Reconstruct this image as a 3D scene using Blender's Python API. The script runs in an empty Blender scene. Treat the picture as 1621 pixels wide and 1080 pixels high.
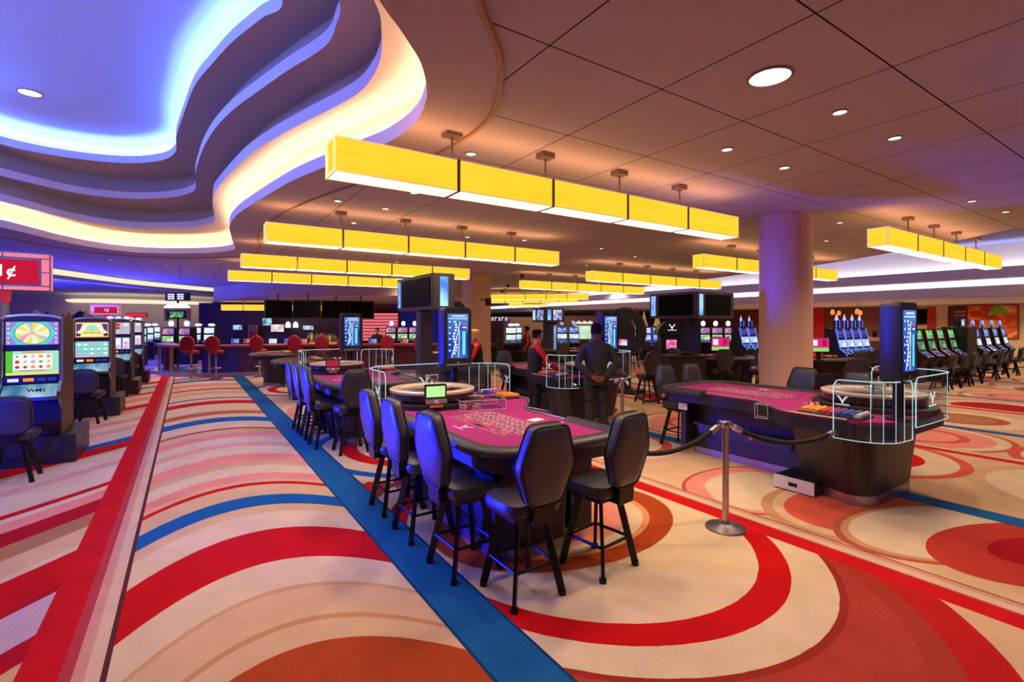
import bpy, math, random
from mathutils import Vector, Matrix
from mathutils.geometry import tessellate_polygon
random.seed(7)
PI = math.pi
col = bpy.context.scene.collection
scene = bpy.context.scene

# ------------------------------------------------------------------ survey of the photograph
FPX, HOR, CXP, EYE = 780.0, 512.0, 810.5, 1.8
YAW = math.atan((CXP - 296) / FPX)
SN, CS = math.sin(YAW), math.cos(YAW)
def spot(u, d, z=0.0):
    """world point at picture column u and depth d (metres)"""
    r = (u - CXP) / FPX * d
    return Vector((d * SN + r * CS, d * CS - r * SN, z))
def hgt(v, d):
    """height of picture row v at depth d"""
    return EYE - (v - HOR) / FPX * d
def at(u, v, z):
    d = FPX * (EYE - z) / (v - HOR)
    return spot(u, d, z)
FACE = -YAW            # rotation about z of a thing whose front (-y) looks back along the camera's heading

# ------------------------------------------------------------------ materials
def lin(c):
    if isinstance(c, str):
        c = c.lstrip('#'); c = [int(c[i:i + 2], 16) / 255 for i in (0, 2, 4)]
    return tuple((x / 12.92 if x <= .04045 else ((x + .055) / 1.055) ** 2.4) for x in c[:3])
MATS = {}
def mat(name, c='#808080', rough=.6, metal=0, emit=None, strength=0, noise=0, nscale=20, bump=0, spec=.5, coat=0, alpha=1):
    if name in MATS: return MATS[name]
    m = bpy.data.materials.new(name); m.use_nodes = True
    nt = m.node_tree; b = nt.nodes['Principled BSDF']
    rgb = lin(c) + (1,)
    b.inputs['Base Color'].default_value = rgb
    b.inputs['Roughness'].default_value = rough
    b.inputs['Metallic'].default_value = metal
    b.inputs['Specular IOR Level'].default_value = spec
    b.inputs['Coat Weight'].default_value = coat
    b.inputs['Alpha'].default_value = alpha
    if emit is not None:
        b.inputs['Emission Color'].default_value = lin(emit) + (1,)
        b.inputs['Emission Strength'].default_value = strength
    if noise or bump:
        tc = nt.nodes.new('ShaderNodeTexCoord')
        n = nt.nodes.new('ShaderNodeTexNoise'); n.inputs['Scale'].default_value = nscale; n.inputs['Detail'].default_value = 4
        nt.links.new(tc.outputs['Object'], n.inputs['Vector'])
        if noise:
            mx = nt.nodes.new('ShaderNodeMix'); mx.data_type = 'RGBA'
            mx.inputs[6].default_value = tuple(x * (1 - noise) for x in rgb[:3]) + (1,)
            mx.inputs[7].default_value = tuple(min(1, x * (1 + noise)) for x in rgb[:3]) + (1,)
            nt.links.new(n.outputs['Fac'], mx.inputs[0]); nt.links.new(mx.outputs[2], b.inputs['Base Color'])
        if bump:
            bp = nt.nodes.new('ShaderNodeBump'); bp.inputs['Strength'].default_value = bump; bp.inputs['Distance'].default_value = .01
            nt.links.new(n.outputs['Fac'], bp.inputs['Height']); nt.links.new(bp.outputs[0], b.inputs['Normal'])
    MATS[name] = m
    return m
def glow(name, c, s=1.0):
    """a surface that gives off light"""
    if name in MATS: return MATS[name]
    m = bpy.data.materials.new(name); m.use_nodes = True
    nt = m.node_tree; nt.nodes.clear()
    e = nt.nodes.new('ShaderNodeEmission'); o = nt.nodes.new('ShaderNodeOutputMaterial')
    e.inputs[0].default_value = lin(c) + (1,); e.inputs[1].default_value = s
    nt.links.new(e.outputs[0], o.inputs[0])
    MATS[name] = m
    return m
def acrylic(name, tint='#e8f4f6', refl=.10):
    if name in MATS: return MATS[name]
    m = bpy.data.materials.new(name); m.use_nodes = True
    nt = m.node_tree; nt.nodes.clear()
    t = nt.nodes.new('ShaderNodeBsdfTransparent'); t.inputs[0].default_value = lin(tint) + (1,)
    g = nt.nodes.new('ShaderNodeBsdfGlossy'); g.inputs['Roughness'].default_value = .05
    x = nt.nodes.new('ShaderNodeMixShader'); x.inputs[0].default_value = refl
    o = nt.nodes.new('ShaderNodeOutputMaterial')
    nt.links.new(t.outputs[0], x.inputs[1]); nt.links.new(g.outputs[0], x.inputs[2]); nt.links.new(x.outputs[0], o.inputs[0])
    MATS[name] = m
    return m

# ------------------------------------------------------------------ mesh builder
def rot(ax, ay=0, az=0):
    return Matrix.Rotation(az, 4, 'Z') @ Matrix.Rotation(ay, 4, 'Y') @ Matrix.Rotation(ax, 4, 'X')
class MB:
    def __init__(s): s.v, s.f, s.m, s.M = [], [], [], Matrix.Identity(4)
    def add(s, vs, fs, mi=0):
        o = len(s.v); s.v += [tuple(s.M @ Vector(p)) for p in vs]
        s.f += [tuple(i + o for i in f) for f in fs]; s.m += [mi] * len(fs); return s
    def box(s, c, d, mi=0, R=None):
        x, y, z = d[0] / 2, d[1] / 2, d[2] / 2
        P = [Vector(p) for p in ((-x,-y,-z),(x,-y,-z),(x,y,-z),(-x,y,-z),(-x,-y,z),(x,-y,z),(x,y,z),(-x,y,z))]
        if R is not None: P = [R @ p for p in P]
        return s.add([p + Vector(c) for p in P], [(0,3,2,1),(4,5,6,7),(0,1,5,4),(1,2,6,5),(2,3,7,6),(3,0,4,7)], mi)
    def bx(s, x0, x1, y0, y1, z0, z1, mi=0): return s.box(((x0+x1)/2,(y0+y1)/2,(z0+z1)/2),(x1-x0,y1-y0,z1-z0),mi)
    def prism(s, poly, z0, z1, mi=0, mtop=None, top=None):
        """poly: list of (x, y); top: optional polygon of the same length for the upper ring"""
        n = len(poly); top = top or poly
        vs = [(p[0], p[1], z0) for p in poly] + [(p[0], p[1], z1) for p in top]
        tri = tessellate_polygon([[Vector((p[0], p[1], 0)) for p in poly]])
        s.add(vs, [(i, (i+1) % n, (i+1) % n + n, i + n) for i in range(n)], mi)
        area = sum(poly[i][0]*poly[(i+1)%n][1]-poly[(i+1)%n][0]*poly[i][1] for i in range(n))
        fix = lambda t: t if ((poly[t[1]][0]-poly[t[0]][0])*(poly[t[2]][1]-poly[t[0]][1])-(poly[t[1]][1]-poly[t[0]][1])*(poly[t[2]][0]-poly[t[0]][0])) > 0 else (t[0],t[2],t[1])
        tri = [fix(t) for t in tri]
        s.add(vs[:n], [(a, c, b) for a, b, c in tri], mi)
        s.add(vs[n:], tri, mi if mtop is None else mtop)
        if area < 0:
            k = len(s.f)
        return s
    def loft(s, rings, mi=0, caps=True, closed=True):
        n = len(rings[0]); vs = [p for r in rings for p in r]; fs = []
        for k in range(len(rings) - 1):
            for i in range(n if closed else n - 1):
                a, b = k*n + i, k*n + (i+1) % n
                fs.append((a, b, b + n, a + n))
        if caps: fs += [tuple(range(n-1, -1, -1)), tuple(range((len(rings)-1)*n, len(rings)*n))]
        return s.add(vs, fs, mi)
    def lathe(s, prof, n=24, mi=0, c=(0,0,0), caps=True):
        return s.loft([[(c[0]+r*math.cos(2*PI*i/n), c[1]+r*math.sin(2*PI*i/n), c[2]+z) for i in range(n)] for r, z in prof], mi, caps)
    def tube(s, pts, r, n=8, mi=0, closed=False, flat=None):
        pts = [Vector(p) for p in pts]; N = len(pts); rings = []
        up = Vector((0,0,1))
        for i, p in enumerate(pts):
            if closed: t = pts[(i+1) % N] - pts[i-1]
            else: t = pts[min(i+1,N-1)] - pts[max(i-1,0)]
            t.normalize()
            a = up.cross(t)
            if a.length < 1e-3: a = Vector((1,0,0)).cross(t)
            a.normalize(); b = t.cross(a)
            rr = r[i] if isinstance(r, (list, tuple)) else r
            f = flat or 1
            rings.append([p + (a*math.cos(2*PI*k/n) + b*math.sin(2*PI*k/n)*f) * rr for k in range(n)])
        if closed: rings.append(rings[0])
        return s.loft(rings, mi, not closed)
    def cyl(s, p0, p1, r, n=12, mi=0, r1=None): return s.tube([p0, p1], [r, r if r1 is None else r1], n, mi)
    def bar(s, p0, p1, w, t, wd, mi=0):
        """flat bar from p0 to p1; wd = direction of its width"""
        p0, p1, wd = Vector(p0), Vector(p1), Vector(wd).normalized()
        d = (p1-p0).normalized(); n = d.cross(wd).normalized(); wd = n.cross(d)
        q = [wd*w/2+n*t/2, -wd*w/2+n*t/2, -wd*w/2-n*t/2, wd*w/2-n*t/2]
        return s.loft([[p0+a for a in q],[p1+a for a in q]], mi)
    def quad(s, a, b, c, d, mi=0): return s.add([a,b,c,d],[(0,1,2,3)],mi)
    def text(s, txt, size, M, mi=0, depth=.002):
        vs, fs = glyphs(txt, depth / size)
        old = s.M; s.M = old @ M @ Matrix.Scale(size, 4); s.add(vs, fs, mi); s.M = old; return s
    def build(s, name, mats, parent=None, smooth=40, bevel=0, seg=2, loc=None, link=True):
        me = bpy.data.meshes.new(name); me.from_pydata(s.v, [], s.f)
        for m in (mats if isinstance(mats, (list, tuple)) else [mats]): me.materials.append(m)
        me.polygons.foreach_set('material_index', s.m)
        if smooth:
            me.polygons.foreach_set('use_smooth', [True] * len(s.f)); me.update()
            me.set_sharp_from_angle(angle=math.radians(smooth))
        me.update()
        o = bpy.data.objects.new(name, me); col.objects.link(o)
        if bevel:
            b = o.modifiers.new('bevel', 'BEVEL'); b.width = bevel; b.segments = seg; b.limit_method = 'ANGLE'; b.angle_limit = math.radians(35)
            b.harden_normals = False
        if parent is not None: o.parent = parent
        if loc is not None: o.location = loc
        return o
_GL = {}
def glyphs(txt, depth):
    key = (txt, round(depth, 4))
    if key not in _GL:
        c = bpy.data.curves.new('lettering', 'FONT'); c.body = txt; c.align_x = 'CENTER'; c.align_y = 'CENTER'; c.extrude = depth / 2; c.offset = .018; c.resolution_u = 3
        o = bpy.data.objects.new('lettering', c); col.objects.link(o)
        dg = bpy.context.evaluated_depsgraph_get(); me = o.evaluated_get(dg).to_mesh()
        _GL[key] = ([tuple(v.co) for v in me.vertices], [tuple(p.vertices) for p in me.polygons])
        o.evaluated_get(dg).to_mesh_clear()
        bpy.data.objects.remove(o); bpy.data.curves.remove(c)
    return _GL[key]
STAND = Matrix.Rotation(PI/2, 4, 'X')      # lettering upright, read from -y

def tag(o, label=None, cat=None, group=None, kind=None):
    if label: o['label'] = label
    if cat: o['category'] = cat
    if group: o['group'] = group
    if kind: o['kind'] = kind
    return o
def thing(name, label, cat, loc=(0,0,0), rz=0, group=None):
    o = bpy.data.objects.new(name, None); o.empty_display_size = .1; col.objects.link(o)
    o.location = loc; o.rotation_euler = (0, 0, rz)
    return tag(o, label, cat, group)
KIDS = {}
def kids(o):
    return [c for c in bpy.data.objects if c.parent == o]
def copy_tree(o, loc=None, rz=None, label=None, group=None, parent=None, tree=None):
    tree = tree or snap(o)
    def cp(node, par):
        c = node[0].copy(); col.objects.link(c)
        if par is not None: c.parent = par
        for k in node[1]: cp(k, c)
        return c
    r = cp(tree, parent)
    if loc is not None: r.location = loc
    if rz is not None: r.rotation_euler = (0, 0, rz)
    if label: r['label'] = label
    if group: r['group'] = group
    return r
def snap(o):
    by = {}
    for c in bpy.data.objects:
        if c.parent is not None: by.setdefault(c.parent.name, []).append(c)
    def t(x): return (x, [t(k) for k in by.get(x.name, [])])
    return t(o)
def struct(name, mb, mats, smooth=40, bevel=0):
    o = mb.build(name, mats, None, smooth, bevel); o['kind'] = 'structure'; return o
def light(name, typ, loc, color, power, size=.3, aim=None, angle=None, size_y=None, blend=.5, spread=None):
    d = bpy.data.lights.new(name, typ); d.color = lin(color); d.energy = power
    if typ == 'AREA':
        d.size = size
        if size_y: d.shape = 'RECTANGLE'; d.size_y = size_y
        else: d.shape = 'DISK'
        if spread: d.spread = spread
    else: d.shadow_soft_size = size
    if typ == 'SPOT': d.spot_size = angle or 2.0; d.spot_blend = blend
    o = bpy.data.objects.new(name, d); col.objects.link(o); o.location = loc
    if aim is not None:
        o.rotation_euler = (Vector(aim) - Vector(loc)).to_track_quat('-Z', 'Y').to_euler()
    return o
def smooth_loop(pts, per=6):
    n = len(pts); out = []
    for i in range(n):
        p0, p1, p2, p3 = (Vector(pts[(i+k) % n]) for k in (-1, 0, 1, 2))
        for j in range(per):
            t = j / per
            out.append(.5*((2*p1)+(p2-p0)*t+(2*p0-5*p1+4*p2-p3)*t*t+(3*p1-p0-3*p2+p3)*t**3))
    return out
def smooth_line(pts, per=6):
    P = [Vector(p) for p in pts]; P = [2*P[0]-P[1]] + P + [2*P[-1]-P[-2]]; out = []
    for i in range(1, len(P)-2):
        for j in range(per):
            t = j / per; p0, p1, p2, p3 = P[i-1:i+3]
            out.append(.5*((2*p1)+(p2-p0)*t+(2*p0-5*p1+4*p2-p3)*t*t+(3*p1-p0-3*p2+p3)*t**3))
    return out + [P[-2]]

# ------------------------------------------------------------------ camera
cam_d = bpy.data.cameras.new('camera'); cam = bpy.data.objects.new('camera', cam_d); col.objects.link(cam)
cam_d.sensor_width = 36; cam_d.lens = 36 * FPX / 1621; cam_d.shift_y = -(540 - HOR) / 1621; cam_d.clip_end = 200
cam.location = (0, 0, EYE); cam.rotation_euler = (PI/2, 0, -YAW)
scene.camera = cam
scene.view_settings.view_transform = 'Standard'; scene.view_settings.look = 'None'
scene.view_settings.gamma = 1; scene.view_settings.exposure = 0; scene.view_settings.use_curve_mapping = False
w = bpy.data.worlds.new('world'); scene.world = w; w.use_nodes = True
w.node_tree.nodes['Background'].inputs[0].default_value = (.5, .42, .5, 1)
w.node_tree.nodes['Background'].inputs[1].default_value = .05
# ------------------------------------------------------------------ carpet
CREAM, TAN, SAND = '#d2bc9e', '#c4a17c', '#ccaa84'
RED, CRIM, ORNG, CORAL, PINK, DUST, BLUE, MAUVE, BROWN, LAV = '#b90b10', '#a30c1c', '#a5421c', '#c65542', '#d98a7c', '#cf9d8b', '#12589c', '#b0473c', '#a5744f', '#b9a3b8'
class NT:
    def __init__(s, name):
        s.m = bpy.data.materials.new(name); s.m.use_nodes = True; s.t = s.m.node_tree; s.b = s.t.nodes['Principled BSDF']
        s.b.inputs['Roughness'].default_value = .95; s.b.inputs['Specular IOR Level'].default_value = .12
        s.g = s.t.nodes.new('ShaderNodeNewGeometry')
        n = s.t.nodes.new('ShaderNodeTexNoise'); n.inputs['Scale'].default_value = 9; n.inputs['Detail'].default_value = 3
        s.t.links.new(s.g.outputs['Position'], n.inputs['Vector'])
        # slightly ragged edges where the tufts of two colours meet
        a = s.vm('SUBTRACT', n.outputs['Color'], (.5, .5, .5)); a = s.vm('MULTIPLY', a, (.012, .012, 0))
        s.pos = s.vm('ADD', s.g.outputs['Position'], a)
        sp = s.t.nodes.new('ShaderNodeSeparateXYZ'); s.t.links.new(s.pos, sp.inputs[0]); s.x, s.y = sp.outputs[0], sp.outputs[1]
    def put(s, sock, v):
        if isinstance(v, (int, float, tuple)): sock.default_value = v
        else: s.t.links.new(v, sock)
    def vm(s, op, a, b, out=0):
        n = s.t.nodes.new('ShaderNodeVectorMath'); n.operation = op; s.put(n.inputs[0], a)
        if b is not None: s.put(n.inputs[1], b)
        return n.outputs[out]
    def ma(s, op, a, b=0.0, c=None):
        n = s.t.nodes.new('ShaderNodeMath'); n.operation = op; s.put(n.inputs[0], a); s.put(n.inputs[1], b)
        if c is not None: s.put(n.inputs[2], c)
        return n.outputs[0]
    def mix(s, f, a, b):
        n = s.t.nodes.new('ShaderNodeMix'); n.data_type = 'RGBA'; s.put(n.inputs[0], f); s.put(n.inputs[6], a); s.put(n.inputs[7], b); return n.outputs[2]
    def ramp(s, f, stops, lo, hi):
        """stops: (value, colour or None for see-through), constant steps"""
        n = s.t.nodes.new('ShaderNodeMapRange'); s.put(n.inputs[0], f); n.inputs[1].default_value = lo; n.inputs[2].default_value = hi
        r = s.t.nodes.new('ShaderNodeValToRGB'); s.t.links.new(n.outputs[0], r.inputs[0]); e = r.color_ramp; e.interpolation = 'CONSTANT'
        while len(e.elements) > 1: e.elements.remove(e.elements[-1])
        for i, (v, c) in enumerate(stops):
            p = max(0, min(1, (v - lo) / (hi - lo)))
            el = e.elements[0] if i == 0 else e.elements.new(p)
            el.position = p; el.color = (lin(c) + (1,)) if c else (0, 0, 0, 0)
        return r.outputs[0], r.outputs[1]
    def ellipse(s, base, cx, cy, ax, ay, stops, ang=0):
        n = s.t.nodes.new('ShaderNodeMapping'); n.vector_type = 'TEXTURE'; s.t.links.new(s.pos, n.inputs[0])
        n.inputs[1].default_value = (cx, cy, 0); n.inputs[2].default_value = (0, 0, ang); n.inputs[3].default_value = (ax, ay, 1)
        q = s.vm('MULTIPLY', n.outputs[0], (1, 1, 0))
        l = s.vm('LENGTH', q, None, 1)
        c, a = s.ramp(l, stops + [(stops[-1][0] + 1e-4, None)] if stops[-1][1] else stops, 0, 3)
        return s.mix(a, base, c)
    def done(s, c):
        n = s.t.nodes.new('ShaderNodeTexNoise'); n.inputs['Scale'].default_value = 120; n.inputs['Detail'].default_value = 4; n.inputs['Roughness'].default_value = .75
        s.t.links.new(s.g.outputs['Position'], n.inputs['Vector'])
        n2 = s.t.nodes.new('ShaderNodeTexNoise'); n2.inputs['Scale'].default_value = 3.2; n2.inputs['Detail'].default_value = 6
        s.t.links.new(s.g.outputs['Position'], n2.inputs['Vector'])
        f = s.ma('ADD', s.ma('MULTIPLY', n.outputs[0], 1.1), s.ma('MULTIPLY', n2.outputs[0], .4))
        f = s.ma('ADD', f, .25)
        v = s.vm('SCALE', c, None); s.t.links.new(f, v.node.inputs['Scale'])
        s.t.links.new(v, s.b.inputs['Base Color'])
        bp = s.t.nodes.new('ShaderNodeBump'); bp.inputs['Strength'].default_value = .25; bp.inputs['Distance'].default_value = .004
        s.t.links.new(n.outputs[0], bp.inputs['Height']); s.t.links.new(bp.outputs[0], s.b.inputs['Normal'])
        return s.m
def plain(name, c, streak=None):
    n = NT(name)
    base = lin(c) + (1,)
    if streak:
        no = n.t.nodes.new('ShaderNodeTexNoise'); no.inputs['Scale'].default_value = 5
        q = n.vm('MULTIPLY', n.pos, (22, .5, 0)); n.t.links.new(q, no.inputs['Vector'])
        f = no.outputs[0]
        base = n.mix(n.ma('MULTIPLY', f, .75), base, lin(streak) + (1,))
    return n.done(n.vm('ADD', base[:3] if isinstance(base, tuple) else base, (0, 0, 0)))
def arcs():
    """the aisle: bowed stripes across the walkway"""
    n = NT('carpet_arcs')
    dx = n.ma('SUBTRACT', n.x, .5); k = n.ma('MAXIMUM', n.ma('SUBTRACT', .92, n.ma('MULTIPLY', n.y, .022)), .55)
    wv = n.ma('ADD', n.y, n.ma('MULTIPLY', n.ma('MULTIPLY', dx, dx), k))
    st = [(0, ORNG), (2.92, SAND), (3.16, '#bb8a60'), (3.19, SAND), (3.6, '#c39a72'), (3.64, CREAM), (4.06, RED), (4.74, CREAM), (5.2, SAND), (5.43, BLUE), (5.74, SAND), (6.12, RED), (6.24, SAND), (6.37, PINK), (6.63, CREAM),
          (7.02, TAN), (7.25, PINK), (7.68, CREAM), (8.2, DUST), (8.45, CREAM), (8.88, PINK), (9.22, SAND), (9.6, RED), (9.74, CREAM), (10.4, BLUE), (10.92, CREAM), (11.3, '#b3633f'), (11.75, CREAM), (12.8, RED), (13.35, CREAM), (13.75, BLUE)]
    c, a = n.ramp(wv, st, 0, 14.2)
    st2 = [(0, CREAM), (14.1, CREAM), (14.7, DUST), (15.1, CREAM), (15.6, RED), (15.9, CREAM), (16.6, PINK), (17.2, CREAM), (18, BLUE), (18.4, CREAM), (19, RED), (19.4, CREAM), (20.2, PINK), (21, CREAM), (22, BLUE), (22.6, CREAM), (24, RED), (24.6, CREAM), (26, PINK), (27, CREAM)]
    c2, a2 = n.ramp(wv, st2, 0, 30)
    return n.done(n.mix(n.ma('GREATER_THAN', wv, 13.95), c, c2))
def waves():
    """left of the red runner: slanting waves"""
    n = NT('carpet_waves')
    d = n.ma('ADD', n.x, .74)
    wv = n.ma('ADD', n.ma('SUBTRACT', n.y, n.ma('MULTIPLY', d, 1.15)), n.ma('MULTIPLY', n.ma('MULTIPLY', d, d), -.12))
    st = [(0, TAN), (1.6, CRIM), (2.1, CREAM), (2.7, LAV), (3.2, TAN), (3.6, CRIM), (3.85, LAV), (4.42, CRIM), (4.53, RED), (5.14, CREAM), (5.25, SAND), (5.7, BROWN), (6.1, CRIM), (6.5, PINK), (6.85, CREAM), (7.02, RED), (7.16, CREAM), (8.0, DUST), (8.3, CREAM), (8.9, SAND),
          (9.05, RED), (9.56, BLUE), (9.88, CREAM), (10.6, DUST), (11, CREAM), (11.5, PINK), (11.9, CREAM), (12.6, DUST), (13.2, RED), (13.75, CREAM)]
    c, a = n.ramp(wv, st, 0, 14.2)
    st2 = [(0, CREAM), (14.4, PINK), (15, CREAM), (15.6, RED), (16, CREAM), (17, BLUE), (17.4, CREAM), (18.2, RED), (18.8, CREAM), (20, PINK), (21, CREAM), (22, RED), (23, CREAM)]
    c2, a2 = n.ramp(wv, st2, 0, 30)
    return n.done(n.mix(n.ma('GREATER_THAN', wv, 14.0), c, c2))
def swirl_c():
    """under the nearest table: big nested ovals"""
    n = NT('carpet_swirl_tables')
    c = lin(SAND) + (1,)
    c = n.ellipse(c, 2.6, 3.1, 2.15, 2.68, [(0, '#b01a18'), (1, None)])
    c = n.ellipse(c, 2.6, 3.1, 1.92, 2.44, [(0, '#a33a2c'), (.93, '#9c3428'), (1, None)])
    c = n.ellipse(c, 2.92, 3.5, 1.8, 2.14, [(0, CREAM), (.86, CREAM), (.985, '#8f2b22'), (1.01, None)])
    c = n.ellipse(c, 2.9, 3.5, 1.56, 1.84, [(0, CREAM), (.885, RED), (1, None)])
    c = n.ellipse(c, 2.85, 3.55, 1.16, .86, [(0, PINK), (.62, CREAM), (.74, '#cf8d66'), (.8, ORNG), (1, '#a8421f'), (1.012, None)])
    for i, cy in enumerate((6.9, 10.6, 14.6, 18.6, 22.5)):
        c = n.ellipse(c, 2.9 + .3 * (i % 2), cy, 1.6, 1.75, [(0, PINK), (.3, CREAM), (.55, RED), (.68, CREAM), (.86, BLUE if i % 2 == 0 else PINK), (.95, CREAM), (1.05, None)])
    return n.done(c)
def swirl_d():
    n = NT('carpet_swirl_walk')
    c = lin(SAND) + (1,)
    c = n.ellipse(c, 5.25, 3.02, .95, .7, [(0, CREAM), (.62, CREAM), (.7, PINK), (.95, MAUVE), (1, None)])
    c = n.ellipse(c, 5.0, 2.95, .52, .42, [(0, CREAM), (1, None)], .3)
    c = n.ellipse(c, 5.5, 2.05, 1.08, .80, [(0, SAND), (.9, '#b98a64'), (1, None)], -.25)
    c = n.ellipse(c, 5.62, 2.0, .98, .62, [(0, CORAL), (1, None)], -.35)
    c = n.ellipse(c, 5.5, 1.5, 1.05, .58, [(0, CREAM), (.72, CREAM), (.86, '#c08a6a'), (.93, '#a8563a'), (1, None)], -.3)
    c = n.ellipse(c, 5.6, .95, .95, .52, [(0, CRIM), (.45, '#b83a2c'), (1, None)], -.3)
    for i, cy in enumerate((-.6, 5.3, 7.4, 9.6, 12, 14.6, 17.4, 20)):
        c = n.ellipse(c, 5.4, cy, 1.05, 1.0, [(0, PINK), (.35, CREAM), (.6, CORAL if i % 2 else RED), (.74, CREAM), (.9, DUST), (1, None)], -.3)
    return n.done(c)
def swirl_e(name, x0, flip):
    n = NT(name)
    c = lin(SAND) + (1,)
    R = random.Random(len(name) + flip)
    for i in range(10):
        cy = -1.6 + i * 2.35
        k = (i + flip) % 3
        st = ([(0, PINK), (.45, CORAL), (.56, PINK), (.8, CREAM), (.93, CORAL), (1, None)], [(0, BROWN), (.4, '#a8543a'), (.55, CREAM), (.86, TAN), (1, None)], [(0, CRIM), (.5, RED), (.62, CREAM), (.9, CORAL), (1, None)])[k]
        c = n.ellipse(c, x0 + 1.1 + R.uniform(-.5, .5), cy, 1.15, 1.2, st, R.uniform(-.5, .5))
    return n.done(c)
P_ = 4.82
CARP = dict(red=plain('carpet_red', '#bd1018'), seam=plain('carpet_seam', '#55272a'), rose=plain('carpet_rose', '#ab3b44'), dusty=plain('carpet_dusty', '#c58f80'), beige=plain('carpet_beige', '#cdb096'),
            blue=plain('carpet_blue', '#0b4384', '#2378b0'), navy=plain('carpet_navy', '#123a68'), B=arcs(), A=waves(), C=swirl_c(), D=swirl_d())
for i in range(7): CARP['E%d' % i] = swirl_e('carpet_swirl_far%d' % i, 6.42 + 2.4 * i, i)
CARP['L'] = swirl_e('carpet_swirl_left', -5.6, 2)
edges = []       # (x, key of the lane that starts here)
def period(k, laneB, laneC):
    o = P_ * k
    return [(o-.73,'red'),(o-.545,'rose'),(o-.49,'dusty'),(o-.435,'beige'),(o-.368,'seam'),(o-.34,laneB),(o+1.285,'navy'),(o+1.305,'blue'),(o+1.62,'navy'),(o+1.64,laneC)]
edges += [(-16, 'L')] + [(-3.53, 'blue'), (-3.2, 'A')]
edges += period(0, 'B', 'C')
edges += [(4.1,'red'),(4.285,'rose'),(4.31,'beige'),(4.40,'dusty'),(4.46,'seam'),(4.475,'D'),(6.14,'navy'),(6.155,'blue'),(6.4,'navy'),(6.415,'E0')]
edges += [(8.86,'red'),(9.04,'beige'),(9.2,'seam'),(9.215,'E1'),(10.98,'blue'),(11.24,'E2'),(13.7,'red'),(13.9,'beige'),(14.05,'E3'),(15.85,'blue'),(16.1,'E4'),(18.5,'red'),(18.7,'E5'),(20.7,'blue'),(21,'E6'),(30.5,None)]
keys = list(CARP); fl = MB()
for (x0, k), (x1, _) in zip(edges, edges[1:]):
    fl.quad((x0, -4, 0), (x1, -4, 0), (x1, 46, 0), (x0, 46, 0), keys.index(k))
struct('floor', fl, [CARP[k] for k in keys], smooth=0)

# ------------------------------------------------------------------ ceiling with its stepped cove
def ceil_mat():
    m = bpy.data.materials.new('ceiling_panels'); m.use_nodes = True; nt = m.node_tree; b = nt.nodes['Principled BSDF']
    b.inputs['Roughness'].default_value = .9; b.inputs['Specular IOR Level'].default_value = .1
    g = nt.nodes.new('ShaderNodeNewGeometry'); s = nt.nodes.new('ShaderNodeSeparateXYZ'); nt.links.new(g.outputs['Position'], s.inputs[0])
    def line(out, off, per, wd):
        def M(op, a, v):
            n = nt.nodes.new('ShaderNodeMath'); n.operation = op; nt.links.new(a, n.inputs[0]); n.inputs[1].default_value = v; return n.outputs[0]
        a = M('MULTIPLY', M('ADD', out, -off + per*40.5), 1/per); a = M('FRACT', a, 0); a = M('SUBTRACT', a, .5); a = M('ABSOLUTE', a, 0); return M('LESS_THAN', a, wd/per)
    l1 = line(s.outputs[0], 2.07, 1.145, .006); l2 = line(s.outputs[1], 2.67, 1.175, .006)
    mx = nt.nodes.new('ShaderNodeMath'); mx.operation = 'MAXIMUM'; nt.links.new(l1, mx.inputs[0]); nt.links.new(l2, mx.inputs[1])
    n = nt.nodes.new('ShaderNodeTexNoise'); n.inputs['Scale'].default_value = 1.5; n.inputs['Detail'].default_value = 8; nt.links.new(g.outputs['Position'], n.inputs['Vector'])
    c = nt.nodes.new('ShaderNodeMix'); c.data_type = 'RGBA'; c.inputs[6].default_value = lin('#b3b0c0') + (1,); c.inputs[7].default_value = lin('#bdbac8') + (1,); nt.links.new(n.outputs[0], c.inputs[0])
    c2 = nt.nodes.new('ShaderNodeMix'); c2.data_type = 'RGBA'; nt.links.new(mx.outputs[0], c2.inputs[0]); nt.links.new(c.outputs[2], c2.inputs[6]); c2.inputs[7].default_value = lin('#2b1a1e') + (1,)
    nt.links.new(c2.outputs[2], b.inputs['Base Color'])
    return m
M_CEIL = ceil_mat()
M_SOFF = mat('soffit_paint', '#b8b0ba', .9, noise=.06, nscale=3)
M_LIP = mat('cove_lip_paint', '#e0dcf6', .8)
M_COVE = mat('cove_paint', '#efe3d3', .85)
M_UNLIT = mat('cove_shaded_tint', '#ac9fac', .85, noise=.05, nscale=4)  # shade of the unlit steps is put into this darker paint
M_DOME = mat('dome_lit_tint', '#c6d2ff', .85)  # part of the dome's blue light is put into the paint
ZL = [3.7, 4.16, 4.63, 5.12]
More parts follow.
